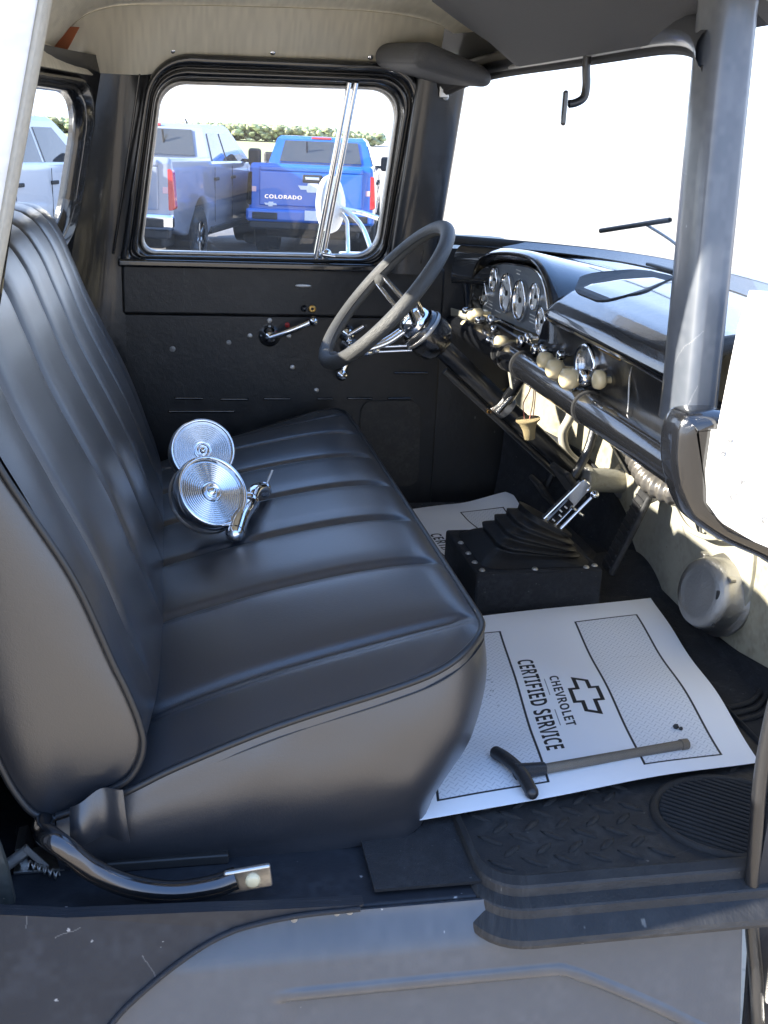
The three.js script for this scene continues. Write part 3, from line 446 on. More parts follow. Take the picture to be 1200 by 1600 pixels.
{
  const ck = part('round_dial', lathe([[0.035, 0], [0.036, 0.012], [0.032, 0.018], [0.029, 0.014], [0.028, 0.006]], [0.292, 0.527, 0.125], [-1, 0, 0.1], 36), M.chrome, dash, 'round chrome dial standing among the knobs');
  part('dial', lathe([[0.029, 0], [0.015, 0.004], [0.004, 0.005], [0.0001, 0.006]], [0.286, 0.527, 0.125], [-1, 0, 0.1], 30), std({ color: lin(0.5, 0.52, 0.55), metalness: 0.8, roughness: 0.25 }), ck);
}
part('switch_bracket', [at(rbox(0.003, 0.052, 0.13, 0.001), 0.276, 0.472, -0.63, 0, 0.3, 0.1), at(rbox(0.05, 0.003, 0.10, 0.001), 0.29, 0.446, -0.64)], M.paleplate, dash, 'bare metal switch bracket under the gauge cluster');
part('hanging_tab', at(rbox(0.003, 0.05, 0.016, 0.001), 0.29, 0.415, -0.31, 0.1, 0, 0.25), M.paleplate, dash);
part('speaker_cover', plateGeo(rpoly([[0.300, -0.015, 0.03], [0.352, -0.125, 0.03], [0.475, -0.14, 0.03], [0.495, -0.03, 0.03], [0.37, 0.125, 0.03], [0.300, 0.12, 0.03]], 6, 3), 0.001, 0.009, (x, z, h) => [x, interp(dashProf.slice(0, 9).map((p) => [p[0], p[1]]).reverse(), (x - 0.258) / 0.312) - 0.001 + 0.7 * h, z]), M.rubber, dash, 'flat black pad lying on the dash top');

// ---------- steering ----------
const SC = V(0.036, 0.567, -0.38), SN = V(0.759, -0.651, 0), SU = V(0.651, 0.759, 0), SZ = V(0, 0, 1);
const sp = (a, b, c) => SC.clone().addScaledVector(SU, a).addScaledVector(SZ, b).addScaledVector(SN, c);
const spa = (a, b, c) => sp(a, b, c).toArray();
const wheel = thing('steering_wheel', 'black three spoke steering wheel with chrome spokes', 'steering wheel');
{
  const pts = []; for (let i = 0; i < 48; i++) { const a = i / 48 * 6.2832; pts.push(sp(0.177 * Math.cos(a), 0.177 * Math.sin(a), 0)); }
  const r = part('rim', tube(pts, 0.0145, 14, 160, true), M.wheelRim, wheel);
  part('seam', tube(pts.map((p) => p.clone().sub(SC).multiplyScalar(0.92).add(SC).addScaledVector(SN, -0.002)), 0.0016, 5, 160, true), M.wire, r);
  for (const a of [1.45, -1.45, 3.14159]) {
    const d = (R, c, o) => { const ca = Math.cos(a), sa = Math.sin(a); return spa(R * ca - o * sa, R * sa + o * ca, c); };
    const s = part('spoke', [-1, 1].map((q) => tube([d(0.028, 0.078, q * 0.013), d(0.07, 0.066, q * 0.012), d(0.12, 0.036, q * 0.011), d(0.168, 0.006, q * 0.010)], 0.0062, 8, 24)), M.chrome, wheel);
    part('spoke_end', at(new THREE.SphereGeometry(0.013, 14, 10), ...d(0.163, 0.008, 0)), M.wheelRim, s);
  }
  const hub = part('hub', lathe([[0.036, 0.012], [0.037, 0.0], [0.032, -0.014], [0.020, -0.022], [0.0001, -0.024]].map(([a, b]) => [a, b]), spa(0, 0, 0.084), SN.toArray(), 36), M.chrome, wheel);
  part('horn_button', lathe([[0.0001, -0.030], [0.014, -0.029], [0.020, -0.022]], spa(0, 0, 0.084), SN.toArray(), 28), M.gloss, hub);
}
const col = thing('steering_column', 'black steering column running down to the toe board', 'steering column');
part('hub_bell', lathe([[0.040, 0.0], [0.046, 0.006], [0.047, 0.040], [0.042, 0.060], [0.026, 0.072]], spa(0, 0, 0.093), SN.toArray(), 36), M.gloss, col);
part('bell_ring', lathe([[0.0472, 0.012], [0.0485, 0.014], [0.0485, 0.018], [0.0472, 0.020]], spa(0, 0, 0.093), SN.toArray(), 36), M.steel, col);
part('jacket', rod(spa(0, 0, 0.15), spa(0, 0, 0.60), 0.021, 0.021, 20), M.black, col);
part('shift_tube', rod(spa(-0.03, 0.004, 0.20), spa(-0.03, 0.004, 0.55), 0.008, 0.008, 10), M.black, col);
part('lower_collar', lathe([[0.025, 0], [0.027, 0.004], [0.027, 0.03], [0.025, 0.034]], spa(0, 0, 0.33), SN.toArray(), 24), M.tin, col);
part('support_strut', [rod(spa(0.004, 0.01, 0.345), [0.33, 0.425, -0.33], 0.014, 0.013, 14), rod(spa(-0.02, 0.03, 0.34), spa(0.03, 0.03, 0.34), 0.006)], M.gloss, col, 'dark strut from the column to the dash rail');
part('clamp', [tube([spa(-0.03, 0.02, 0.33), spa(-0.032, -0.01, 0.335), spa(0, -0.032, 0.335), spa(0.03, -0.01, 0.335)], 0.004, 8, 24)], M.brass, col);
{
  const ts = part('turn_signal_switch', [at(rbox(0.034, 0.02, 0.02, 0.006), 0.012, 0.455, -0.385, 0, 0.2, 0.35), lathe([[0.0001, 0.004], [0.008, 0.003], [0.009, 0]], [0.003, 0.452, -0.374], [0, 0, 1], 16), lathe([[0.0001, 0.004], [0.008, 0.003], [0.009, 0]], [0.020, 0.457, -0.374], [0, 0, 1], 16), tube([[0.02, 0.465, -0.38], [0.026, 0.478, -0.38], [0.036, 0.485, -0.378]], 0.004, 8, 12)], M.chrome, col, 'chrome turn signal switch on two rods');
  part('lever_rod', [0.004, -0.006].map((d) => rod([0.028, 0.457 + d, -0.38], [0.105, 0.462 + d, -0.375], 0.0025, 0.0025, 8)), M.chrome, ts);
}

// ---------- bench seat ----------
const bench = thing('bench_seat', 'black pleated vinyl bench seat across the whole cab', 'bench seat');
const seams = [-0.555, -0.37, -0.185, 0.0, 0.187, 0.375, 0.562];
const SW = 0.665;
const yMid = curveTab([[-0.56, 0.150], [-0.5, 0.186], [-0.42, 0.216], [-0.3, 0.250], [-0.2, 0.272], [-0.11, 0.286], [-0.05, 0.289], [-0.02, 0.284], [0.002, 0.272]]);
const yEdge = curveTab([[-0.56, 0.075], [-0.5, 0.092], [-0.46, 0.107], [-0.41, 0.132], [-0.28, 0.185], [-0.146, 0.226], [-0.067, 0.253], [-0.02, 0.271], [0.002, 0.272]]);
const xFront = (z) => { const k = clamp((Math.abs(z) - (SW - 0.11)) / 0.11); return -0.11 + 0.11 * Math.sqrt(Math.max(0, 1 - k * k)); };
const seamF = (z, w) => { let m = 0; for (const s of seams) m = Math.max(m, Math.exp(-(((z - s) / w) ** 2))); return m; };
const wr = (x, z) => 0.0009 * (n16(x * 12 + 3, z * 5) - 0.5) + 0.00012 * (n32(x * 40, z * 30) - 0.5);
const cushY = (x, z) => {
  const e = clamp((Math.abs(z) - 0.18) / (SW - 0.18)) ** 2.3, a = interp(yMid, x), b = interp(yEdge, x), f = sm((xFront(z) - x) * 22) * sm((x + 0.53) * 20);
  const bulge = seamF(z, 0.030);
  return lerp(a, b, e) + f * (0.0035 - 0.0035 * bulge - 0.0065 * seamF(z, 0.0075) - 0.003 * seamF(z - 0.013, 0.006)) + wr(x, z);
};
const zGrid = []; for (let i = 0; i <= 460; i++) zGrid.push(lerp(-SW, SW, i / 460));
part('cushion', surf(60, 460, (u, v) => { const z = zGrid[Math.round(v * 460)], x = lerp(-0.54, xFront(z), 1 - (1 - u) ** 1.4); return [x, cushY(x, z), z]; }, (u, v) => [u * 0.54, v * 1.33]), M.vinyl, bench);
const outline = [];                                 // rear near corner -> front -> rear far corner
for (let i = 0; i <= 20; i++) outline.push([lerp(-0.54, -0.11, i / 20), SW]);
for (let i = 1; i <= 14; i++) { const a = i / 14 * Math.PI / 2; outline.push([-0.11 + 0.11 * Math.sin(a), SW - 0.11 + 0.11 * Math.cos(a)]); }
for (let i = 1; i <= 60; i++) outline.push([0, lerp(SW - 0.11, -(SW - 0.11), i / 60)]);
for (let i = 1; i <= 14; i++) { const a = i / 14 * Math.PI / 2; outline.push([-0.11 + 0.11 * Math.cos(a), -(SW - 0.11) - 0.11 * Math.sin(a)]); }
for (let i = 1; i <= 20; i++) outline.push([lerp(-0.11, -0.54, i / 20), -SW]);
const oN = outline.length - 1;
const oNrm = outline.map((p, i) => { const a = outline[Math.max(0, i - 1)], b = outline[Math.min(oN, i + 1)], dx = b[0] - a[0], dz = b[1] - a[1], l = Math.hypot(dx, dz); return [-dz / l, dx / l]; });
part('seat_valance', surf(oN, 26, (u, v) => {
  const i = Math.round(u * oN), [x, z] = outline[i], n = oNrm[i], y0 = interp(yEdge, x), fr = sm((x + 0.30) * 3.2), yb = lerp(-0.012, 0.035, fr * (Math.abs(z) > 0.5 ? 0.6 : 1));
  const out = 0.014 * Math.sin(Math.min(1, v * 1.15) * 3.1416) - (0.055 * fr * Math.max(0, n[0]) + 0.014) * v ** 2.6 + 0.004 * (n16(i * 0.35, v * 5) - 0.5);
  return [x + n[0] * out, lerp(y0, yb, v), z + n[1] * out];
}, (u, v) => [u * 2.4, v * 0.27]), M.vinyl, bench);
part('piping', tube(outline.filter((p, i) => i % 2 === 0 || i === oN).map(([x, z]) => [x, interp(yEdge, x) + 0.0015, z]), 0.0046, 8, 260), M.piping, bench);
part('stitch_line', tube(outline.filter((p, i) => i % 2 === 0 || i === oN).map(([x, z], i) => { const n = oNrm[Math.min(oN, i * 2)]; return [x + n[0] * 0.0032, interp(yEdge, x) - 0.013, z + n[1] * 0.0032]; }), 0.0011, 5, 260), M.piping, bench);
// backrest: front face, over the top and down the rear
const bp = new THREE.CatmullRomCurve3([[-0.50, 0.100], [-0.452, 0.128], [-0.436, 0.170], [-0.447, 0.225], [-0.466, 0.275], [-0.505, 0.381], [-0.548, 0.472], [-0.578, 0.537], [-0.604, 0.605], [-0.626, 0.660], [-0.648, 0.688], [-0.676, 0.690], [-0.694, 0.660], [-0.690, 0.60]].map(([x, y]) => V(x, y, 0)), false, 'centripetal');
const bpts = bp.getSpacedPoints(90), bt = bpts.map((p, i) => { const a = bpts[Math.max(0, i - 1)], b = bpts[Math.min(90, i + 1)]; const l = Math.hypot(b.x - a.x, b.y - a.y); return [(b.y - a.y) / l, -(b.x - a.x) / l]; });
const BW = 0.66;
part('backrest', surf(90, 460, (u, v) => {
  const i = Math.round(u * 90), p = bpts[i], n = bt[i], z = lerp(-BW, BW, v), k = Math.abs(z) / BW, on = sm((u - 0.06) * 12), fade = sm((u - 0.14) * 5);
  const crown = 0.034 * (1 - k ** 3.2) * on * sm((1 - u) * 6 + 0.2);
  const off = crown + fade * (0.005 - 0.005 * seamF(z, 0.030) - 0.010 * seamF(z, 0.0085)) + wr(u, z) - 0.02 * clamp((k - 0.94) / 0.06) ** 2 * 0.3;
  return [p.x + n[0] * off, p.y + n[1] * off - 0.03 * clamp((k - 0.80) / 0.2) ** 2 * sm((u - 0.5) * 2), z];
}, (u, v) => [u * 0.85, v * 1.33]), M.vinyl, bench);
for (const s of [-1, 1]) {
  const sideRear = [[-0.690, 0.60], [-0.675, 0.45], [-0.645, 0.30], [-0.612, 0.19], [-0.585, 0.115], [-0.562, 0.083], [-0.535, 0.078], [-0.50, 0.100]];
  const loop = [...bpts.filter((p, i) => i % 2 === 0).map((p) => [p.x, p.y]), ...sideRear.slice(1, -1)];
  const cx = loop.reduce((a, p) => a + p[0], 0) / loop.length, cy = 0.36;
  part('backrest_side', boxUV(frameGeo(loop.map(([x, y]) => [lerp(x, -0.575, 0.999), lerp(y, 0.36, 0.999)]), loop, [[1, 0], [0.85, 0.007], [0.6, 0.012], [0.3, 0.014], [0, 0.014]], (x, y, h) => [x, y - 0.03 * sm((y - 0.35) * 3.5) , s * (BW - 0.002 + h)])), M.vinyl, bench);
  part('piping', tube([...bpts.filter((p, i) => i % 3 === 0).map((p) => [p.x, p.y - 0.03 * sm((p.y - 0.35) * 3.5), s * (BW + 0.002)]), ...sideRear.slice(1, -1).map(([x, y]) => [x, y, s * (BW + 0.002)])], 0.0044, 8, 200, true), M.piping, bench);
}
part('backrest_rear', shell(10, 20, (u, v) => [lerp(-0.692, -0.56, u), lerp(0.62, 0.09, u), lerp(-BW + 0.01, BW - 0.01, v)], -0.004), M.vinyl, bench);
part('loose_flap', shell(14, 12, (u, v) => [lerp(-0.522, -0.460, u) + 0.006 * v * u, lerp(0.106, 0.056, v) + 0.022 * u * (1 - v) + 0.006 * Math.sin(u * 3.1), 0.684 + 0.014 * Math.sin(v * 2.6) * (1 - 0.6 * u) + 0.006 * Math.sin(u * 8)], 0.0018, (u, v) => [u * 0.06, v * 0.05]), M.vinyl, bench, 'loose vinyl flap hanging below the backrest');
const frameTube = part('frame_tube', tube([[-0.556, 0.070, 0.655], [-0.550, 0.084, 0.70], [-0.538, 0.094, 0.729], [-0.522, 0.082, 0.735], [-0.496, 0.054, 0.735], [-0.456, 0.028, 0.735], [-0.405, 0.014, 0.735], [-0.355, 0.018, 0.735], [-0.330, 0.026, 0.734]], 0.0135, 16, 80), std({ color: lin(0.09, 0.09, 0.095), metalness: 0.9, roughness: 0.16 }), bench, 'dark polished seat frame tube');
{
  const tab = part('frame_bracket', at(rbox(0.056, 0.032, 0.008, 0.0035), -0.316, 0.026, 0.737, 0, 0, 0.12), M.steel, bench, 'flattened steel tube end with a bolt');
  part('bolt', lathe([[0.0001, 0.006], [0.006, 0.0055], [0.009, 0.003], [0.009, 0]], [-0.311, 0.026, 0.741], [0, 0, 1], 18), M.ivory, tab);
}
part('base_rail', at(rbox(0.15, 0.014, 0.02, 0.003), -0.41, 0.003, 0.655), M.wire, bench);
{
  const l = part('seat_latch', [at(rbox(0.012, 0.03, 0.05, 0.002), -0.585, 0.012, 0.62, 0, 0, 0.2), at(rbox(0.06, 0.004, 0.05, 0.001), -0.565, -0.001, 0.63), rod([-0.605, 0.012, 0.66], [-0.575, 0.03, 0.65], 0.007), rod([-0.58, 0.035, 0.655], [-0.555, 0.008, 0.66], 0.004)], M.tin, bench, 'rusty seat latch behind the frame tube');
  part('spring', tube(Array.from({ length: 40 }, (_, i) => [-0.575 + i * 0.0009, 0.02 - i * 0.0005 + 0.005 * Math.sin(i * 0.9), 0.668 + 0.005 * Math.cos(i * 0.9)]), 0.0012, 5, 120), M.steel, l);
}

// ---------- floor things ----------
// deep rubber floor liners with raised tread bars
function liner(label, x0, x1, z0, z1, near) {
  const t = thing('rubber_floor_liner', label, 'floor mat', 'rubber floor liners');
  const gs = [];
  const loopIn = rpoly([[x0 + 0.03, z0 + 0.03, 0.04], [x1 - 0.02, z0 + 0.03, 0.04], [x1 - 0.02, z1 - 0.0, 0.05], [x0 + 0.03, z1 - 0.0, 0.05]], 8, 6);
  gs.push(plateGeo(loopIn, 0.0075, 0.011, (x, z, h) => [x, h, z]));
  // tread bars in a basket pattern
  const bar = new THREE.CylinderGeometry(0.0052, 0.0052, 0.034, 6, 1); bar.rotateZ(Math.PI / 2); bar.scale(1, 0.5, 1);
  const tip = new THREE.SphereGeometry(1, 6, 4); tip.scale(0.019, 0.0034, 0.0055);
  let row = 0;
  for (let z = z0 + 0.05; z < z1 - 0.02; z += 0.026, row++) for (let x = x0 + 0.055 + (row % 2) * 0.0215, k = 0; x < x1 - 0.045; x += 0.043, k++) {
    if (near && Math.hypot((x - 0.345) / 0.115, (z - 0.665) / 0.115) < 1.12) continue;
    const g = tip.clone(); g.rotateY((row % 2 ? 0.72 : -0.72)); g.translate(x, 0.0112, z); gs.push(g);
  }
  part('tread', gs, M.rubber, t);
  const loopOut = rpoly([[x0, z0, 0.05], [x1, z0, 0.05], [x1, z1 + 0.075, 0.07], [x0, z1 + 0.075, 0.07]], 8, 6);
  const prof = near ? [[1, -0.034], [1, -0.030], [0.97, -0.024], [0.64, -0.013], [0.61, -0.003], [0.58, -0.001], [0.36, 0.003], [0.33, 0.013], [0.30, 0.016], [0.10, 0.019], [0.05, 0.018], [0.03, 0.011], [0, 0.010]] : [[1, 0.006], [0.9, 0.02], [0.6, 0.024], [0.3, 0.018], [0, 0.010]];
  part('raised_border', toCreasedNormals(frameGeo(loopIn, loopOut, prof, (x, z, h) => [x, h + (z > 0.74 && near ? 0 : Math.max(0, 0.008 - h) * 0.9), z]).toNonIndexed(), 0.28), M.rubber, t);
  if (near) {
    const ring = []; for (let i = 0; i < 40; i++) { const a = i / 40 * 6.2832; ring.push([0.345 + 0.105 * Math.cos(a), 0.012, 0.665 + 0.095 * Math.sin(a)]); }
    const pad = part('heel_pad', tube(ring, 0.006, 8, 120, true), M.rubber, t, 'ribbed oval heel pad');
    const ribs = []; for (let k = -9; k <= 9; k++) { const o = k * 0.0098, w = 0.19 * Math.sqrt(Math.max(0.02, 1 - (o / 0.097) ** 2)); const g = new THREE.CylinderGeometry(0.0032, 0.0032, w, 6, 1); g.rotateX(Math.PI / 2); g.translate(o, 0, 0); g.rotateY(0.85); g.translate(0.345, 0.012, 0.665); ribs.push(g); }
    part('rib', ribs, M.rubber, pad);
  }
  return t;
}
liner('black diamond tread floor liner under the near paper mat', -0.055, 0.50, 0.16, 0.757, true);
liner('black diamond tread floor liner in the driver foot well', 0.13, 0.525, -0.695, -0.33, false);
part('mat_ridge', [0, 1, 2].map((k) => tube([[0.60, 0.010, 0.285 + k * 0.018], [0.565, 0.012, 0.33 + k * 0.019], [0.53, 0.012, 0.36 + k * 0.02], [0.487, 0.010, 0.37 + k * 0.021]], 0.0045, 8, 40)), M.rubber, cab);

// printed paper mats
const printTex = (() => {
  const W = 1240, H = 1100, c = document.createElement('canvas'); c.width = W; c.height = H; const x = c.getContext('2d');
  x.fillStyle = '#f4f5f7'; x.fillRect(0, 0, W, H);
  const panel = (x0, y0, w, h) => {
    x.save(); x.beginPath(); x.rect(x0, y0, w, h); x.clip(); x.fillStyle = '#e9ebee'; x.fillRect(x0, y0, w, h);
    x.lineWidth = 3.4; let r = 0;
    for (let j = y0 - 10; j < y0 + h + 20; j += 13, r++) for (let i = x0 - 10 + (r % 2) * 13; i < x0 + w + 20; i += 26) { x.strokeStyle = (r % 2) ? '#c9ccd2' : '#d2d5da'; x.beginPath(); const d = r % 2 ? 6 : -6; x.moveTo(i - 7, j - d); x.lineTo(i + 7, j + d); x.stroke(); }
    x.restore(); x.strokeStyle = '#1d1f22'; x.lineWidth = 7; x.strokeRect(x0, y0, w, h);
  };
  panel(150, 105, 1020, 255); panel(150, 660, 1020, 320);
  const cx = 715, cy = 440;                          // cross shaped emblem, outlined
  x.beginPath(); const b = [[-40, -46], [44, -46], [40, -20], [120, -20], [92, 22], [36, 22], [30, 48], [-54, 48], [-50, 22], [-124, 22], [-96, -20], [-44, -20]];
  b.forEach(([p, q], i) => (i ? x.lineTo(cx + p, cy + q) : x.moveTo(cx + p, cy + q))); x.closePath(); x.lineWidth = 13; x.strokeStyle = '#17181a'; x.lineJoin = 'miter'; x.stroke();
  x.fillStyle = '#26282b'; x.textAlign = 'center'; x.textBaseline = 'middle';
  x.save(); x.translate(cx, 527); x.scale(1.35, 1); x.font = 'bold 44px sans-serif'; x.fillText('CHEVROLET', 0, 0); x.restore();
  x.fillStyle = '#8a8d92'; x.fillRect(cx - 150, 560, 110, 3); x.fillRect(cx + 50, 560, 100, 3);
  x.fillStyle = '#17181a'; x.save(); x.translate(cx - 10, 606); x.scale(0.86, 1); x.font = 'bold 78px sans-serif'; x.fillText('CERTIFIED SERVICE', 0, 0); x.restore();
  x.fillStyle = '#5b5f66'; for (let k = 0; k < 26; k++) { x.globalAlpha = 0.5; x.beginPath(); const px = 560 + rr(-130, 160), py = 800 + rr(-70, 60); x.ellipse(px, py, rr(1, 6), rr(1, 3), rr(0, 3), 0, 7); x.fill(); }
  x.globalAlpha = 1; const t = new THREE.CanvasTexture(c); t.colorSpace = THREE.SRGBColorSpace; t.anisotropy = 8; return t;
})();
M.paper = std({ map: printTex, roughness: 0.7, side: THREE.DoubleSide });
function paper(label, corner, a, b, La, Lb, f, umax = 1) {
  const m = single('paper_floor_mat', shell(60, 50, (u, v) => {
    const p = u * Lb, q = v * La; const x = corner[0] + a[0] * q + b[0] * p, z = corner[1] + a[1] * q + b[1] * p;
    return [x, f(u, v, x, z), z];
  }, -0.0005, (u, v) => [u * umax, 1 - v]), M.paper, label, 'paper mat', 'printed paper floor mats');
  return m;
}
const an = (x, y) => { const l = Math.hypot(x, y); return [x / l, y / l]; };
paper('printed white paper mat lying under the tee handled tool', [0.541, -0.066], an(-0.99, 0.17), an(-0.15, 0.99), 0.575, 0.622, (u, v, x, z) => 0.0175 + 0.006 * n8(u * 3, v * 3) + 0.004 * Math.sin(u * 7 + v * 3) ** 2  + 0.006 * sm((v - 0.5) * 3) * Math.abs(Math.sin(u * 9)));
paper('printed white paper mat by the pedals beyond the gear shifter', [0.432, -0.688], an(-0.97, 0.24), an(0.10, 0.99), 0.50, 0.40, (u, v) => 0.022 + 0.007 * n8(u * 3 + 2, v * 3) + 0.004 * Math.sin(u * 8 + v * 2) ** 2 + 0.02 * sm((0.25 - u) * 4) * sm((0.3 - v) * 3), 0.70);
// tee handled tool
{
  const t = thing('tee_handle_rod', 'worn steel rod with black tee handle lying on the near paper', 'hand tool');
  const A = [0.080, 0.562], B = [0.342, 0.504], y = 0.035;
  part('shaft', [rod([A[0] + 0.03, y, A[1] - 0.007], [B[0], y - 0.006, B[1]], 0.0072, 0.0072, 16), rod([B[0], y - 0.006, B[1]], [B[0] + 0.012, y - 0.0062, B[1] - 0.0027], 0.0085, 0.008, 16)], std({ map: rep(wornPaint([0.22, 0.19, 0.15], [-0.10, -0.09, -0.07], 300, [0.40, 0.38, 0.35], 37), 12), metalness: 0.45, roughness: 0.5 }), t, 'worn brownish steel shaft');
  part('tee_handle', [tube([[0.056, y + 0.001, 0.506], [0.062, y + 0.005, 0.527], [0.071, y + 0.004, 0.550], [0.074, y + 0.004, 0.576], [0.077, y - 0.002, 0.608]], 0.0095, 12, 40), at(new THREE.SphereGeometry(0.0095, 12, 10), 0.056, y + 0.001, 0.506), at(new THREE.SphereGeometry(0.0095, 12, 10), 0.077, y - 0.002, 0.608), rod([0.068, y + 0.003, 0.562], [0.112, y, 0.554], 0.0115, 0.0095, 16)], std({ map: rep(wornPaint([0.012, 0.012, 0.014], [0.02, 0.02, 0.02], 300, [0.3, 0.3, 0.3], 47), 14), roughness: 0.35 }), t, 'black painted tee handle');
}
single('dirt_crumb', [at(new THREE.IcosahedronGeometry(0.005, 0), 0.362, 0.026, 0.445), at(new THREE.IcosahedronGeometry(0.0035, 0), 0.368, 0.025, 0.45)], M.wire, 'small dark crumb of dirt near the rod tip on the paper', 'dirt');

// ---------- gear shifter ----------
{
  const t = thing('gear_shifter', 'floor gear shifter with pleated black boot and flat chrome lever', 'gear shifter');
  part('base_box', at(rbox(0.255, 0.088, 0.25, 0.006), 0.298, 0.048, -0.170), M.carpet, t, 'black box under the boot');
  const loops = []; const L = 9;
  for (let k = 0; k <= L; k++) {
    const f = k / L, big = k % 2 === 1 ? 1.0 : 0.87, w = lerp(0.205, 0.115, f) * (k === 0 ? 1.08 : big), d = lerp(0.205, 0.10, f) * (k === 0 ? 1.08 : big), tilt = -0.5 * f;
    const cx = lerp(0.300, 0.345, f), cy = 0.0935 + 0.058 * f, cz = lerp(-0.170, -0.175, f);
    loops.push(rpoly([[-w / 2, -d / 2, 0.036], [w / 2, -d / 2, 0.036], [w / 2, d / 2, 0.036], [-w / 2, d / 2, 0.036]], 8, 3).map(([a, b]) => [cx + a * Math.cos(tilt), cy + a * Math.sin(tilt), cz + b]));
  }
  const N = loops[0].length;
  part('boot', surf(N, L * 3, (u, v) => { const q = v * L, k = Math.min(L - 1, Math.floor(q)), s = sm(q - k), i = Math.round(u * N) % N; return [0, 1, 2].map((c) => lerp(loops[k][i][c], loops[k + 1][i][c], s)); }, (u, v) => [u * 0.8, v * 0.3]), M.boot, t, 'accordion pleated black rubber boot');
  const top = loops[L]; part('boot_plate', plateGeo(top.map((p) => [p[0], p[2]]), -0.002, 0.003, (x, z, h) => [x, 0.1515 - 0.546 * (x - 0.345) + h, z]), M.boot, t);
  for (const [x, z] of [[0.185, -0.058], [0.29, -0.056], [0.395, -0.058], [0.415, -0.066], [0.182, -0.10], [0.182, -0.15], [0.182, -0.21]]) part('screw', lathe([[0.0001, 0.004], [0.004, 0.0035], [0.0062, 0.001], [0.0062, 0]], [x, 0.092, z], [0, 1, 0], 14), M.steel, t);
  const lv = part('lever', extrude(rpoly([[-0.016, 0, 0.003], [0.016, 0, 0.003], [0.012, 0.135, 0.008], [-0.012, 0.135, 0.008]], 4, 2), 0.010, 0.002).rotateZ(-0.72).translate(0.333, 0.130, -0.172), M.chrome, t, 'flat chrome gear lever');
  part('pattern_plate', extrude(rpoly([[-0.008, 0.02, 0.002], [0.008, 0.02, 0.002], [0.008, 0.085, 0.002], [-0.008, 0.085, 0.002]], 3, 1), 0.001, 0.0004).rotateZ(-0.72).translate(0.333, 0.130, -0.1585), M.gloss, lv);
  part('engraved_mark', [[0.035, 0], [0.05, 0.004], [0.058, -0.003], [0.07, 0]].map(([s, o]) => at(rbox(0.008, 0.003, 0.0012, 0.0004, 1), 0, 0, 0).translate(o, s, 0).rotateZ(-0.72).translate(0.333, 0.130, -0.1568)), M.white, lv);
  part('release_rod', [rod([0.366, 0.135, -0.150], [0.430, 0.206, -0.150], 0.0035), rod([0.393, 0.182, -0.150], [0.413, 0.167, -0.150], 0.0028), at(new THREE.SphereGeometry(0.009, 14, 10), 0.434, 0.210, -0.150)], M.chrome, t);
}

// ---------- pedals and what hangs under the dash ----------
{
  const t = thing('brake_pedal', 'ribbed rubber brake pedal under the steering column', 'pedal');
  const pad = part('pad', at(rbox(0.075, 0.014, 0.085, 0.006), 0, 0, 0).rotateZ(-0.9).rotateY(0.1).translate(0.428, 0.196, -0.29), M.rubber, t);
  part('rib', [-0.024, -0.008, 0.008, 0.024].map((d) => at(rbox(0.004, 0.004, 0.07, 0.001), d, 0.0085, 0).rotateZ(-0.9).rotateY(0.1).translate(0.426, 0.196, -0.29)), M.rubber, pad);
  part('arm', [tube([[0.44, 0.205, -0.29], [0.47, 0.26, -0.30], [0.49, 0.36, -0.32], [0.47, 0.47, -0.33]], 0.010, 8, 24)], M.black, t);
}
{
  const t = thing('accelerator_pedal', 'long worn accelerator pedal leaning on the toe board', 'pedal');
  const pad = part('pad', rbox(0.18, 0.014, 0.062, 0.006).rotateZ(1.22).rotateY(-0.12).translate(0.505, 0.135, -0.135), M.rubber, t);
  part('rib', Array.from({ length: 12 }, (_, k) => rbox(0.004, 0.004, 0.05, 0.001).translate(-0.075 + k * 0.0136, 0.008, 0).rotateZ(1.22).rotateY(-0.12).translate(0.505, 0.135, -0.135)), M.rubber, pad);
  part('linkage', rod([0.545, 0.20, -0.135], [0.60, 0.235, -0.12], 0.006), M.tin, t);
}
{
  const t = thing('clutch_pedal_plate', 'dark flat pedal plate left of the brake pedal', 'pedal');
  part('pad', rbox(0.07, 0.012, 0.075, 0.005).rotateZ(-0.9).translate(0.46, 0.10, -0.53), M.rubber, t);
  part('arm', tube([[0.47, 0.11, -0.53], [0.50, 0.20, -0.53], [0.50, 0.36, -0.53], [0.46, 0.48, -0.53]], 0.009, 8, 24), M.black, t);
}
{
  const t = thing('firewall_cylinder', 'pale metal cylinder standing out of the firewall', 'cylinder');
  part('body', lathe([[0.0265, 0], [0.0265, 0.10], [0.028, 0.102], [0.028, 0.112], [0.025, 0.115]], [0.60, 0.165, -0.385], [-1, 0.12, 0.25], 30), M.paleplate, t);
  part('cap', lathe([[0.0275, 0.112], [0.0265, 0.118], [0.0001, 0.119]], [0.60, 0.165, -0.385], [-1, 0.12, 0.25], 30), M.tin, t);
  part('flange', lathe([[0.04, 0], [0.04, 0.008], [0.027, 0.01]], [0.60, 0.165, -0.385], [-1, 0.12, 0.25], 24), M.tin, t);
}
part('dash_brace', at(rbox(0.022, 0.30, 0.030, 0.006), 0.505, 0.325, -0.33, 0.0, 0, 0.6), M.black, dash);
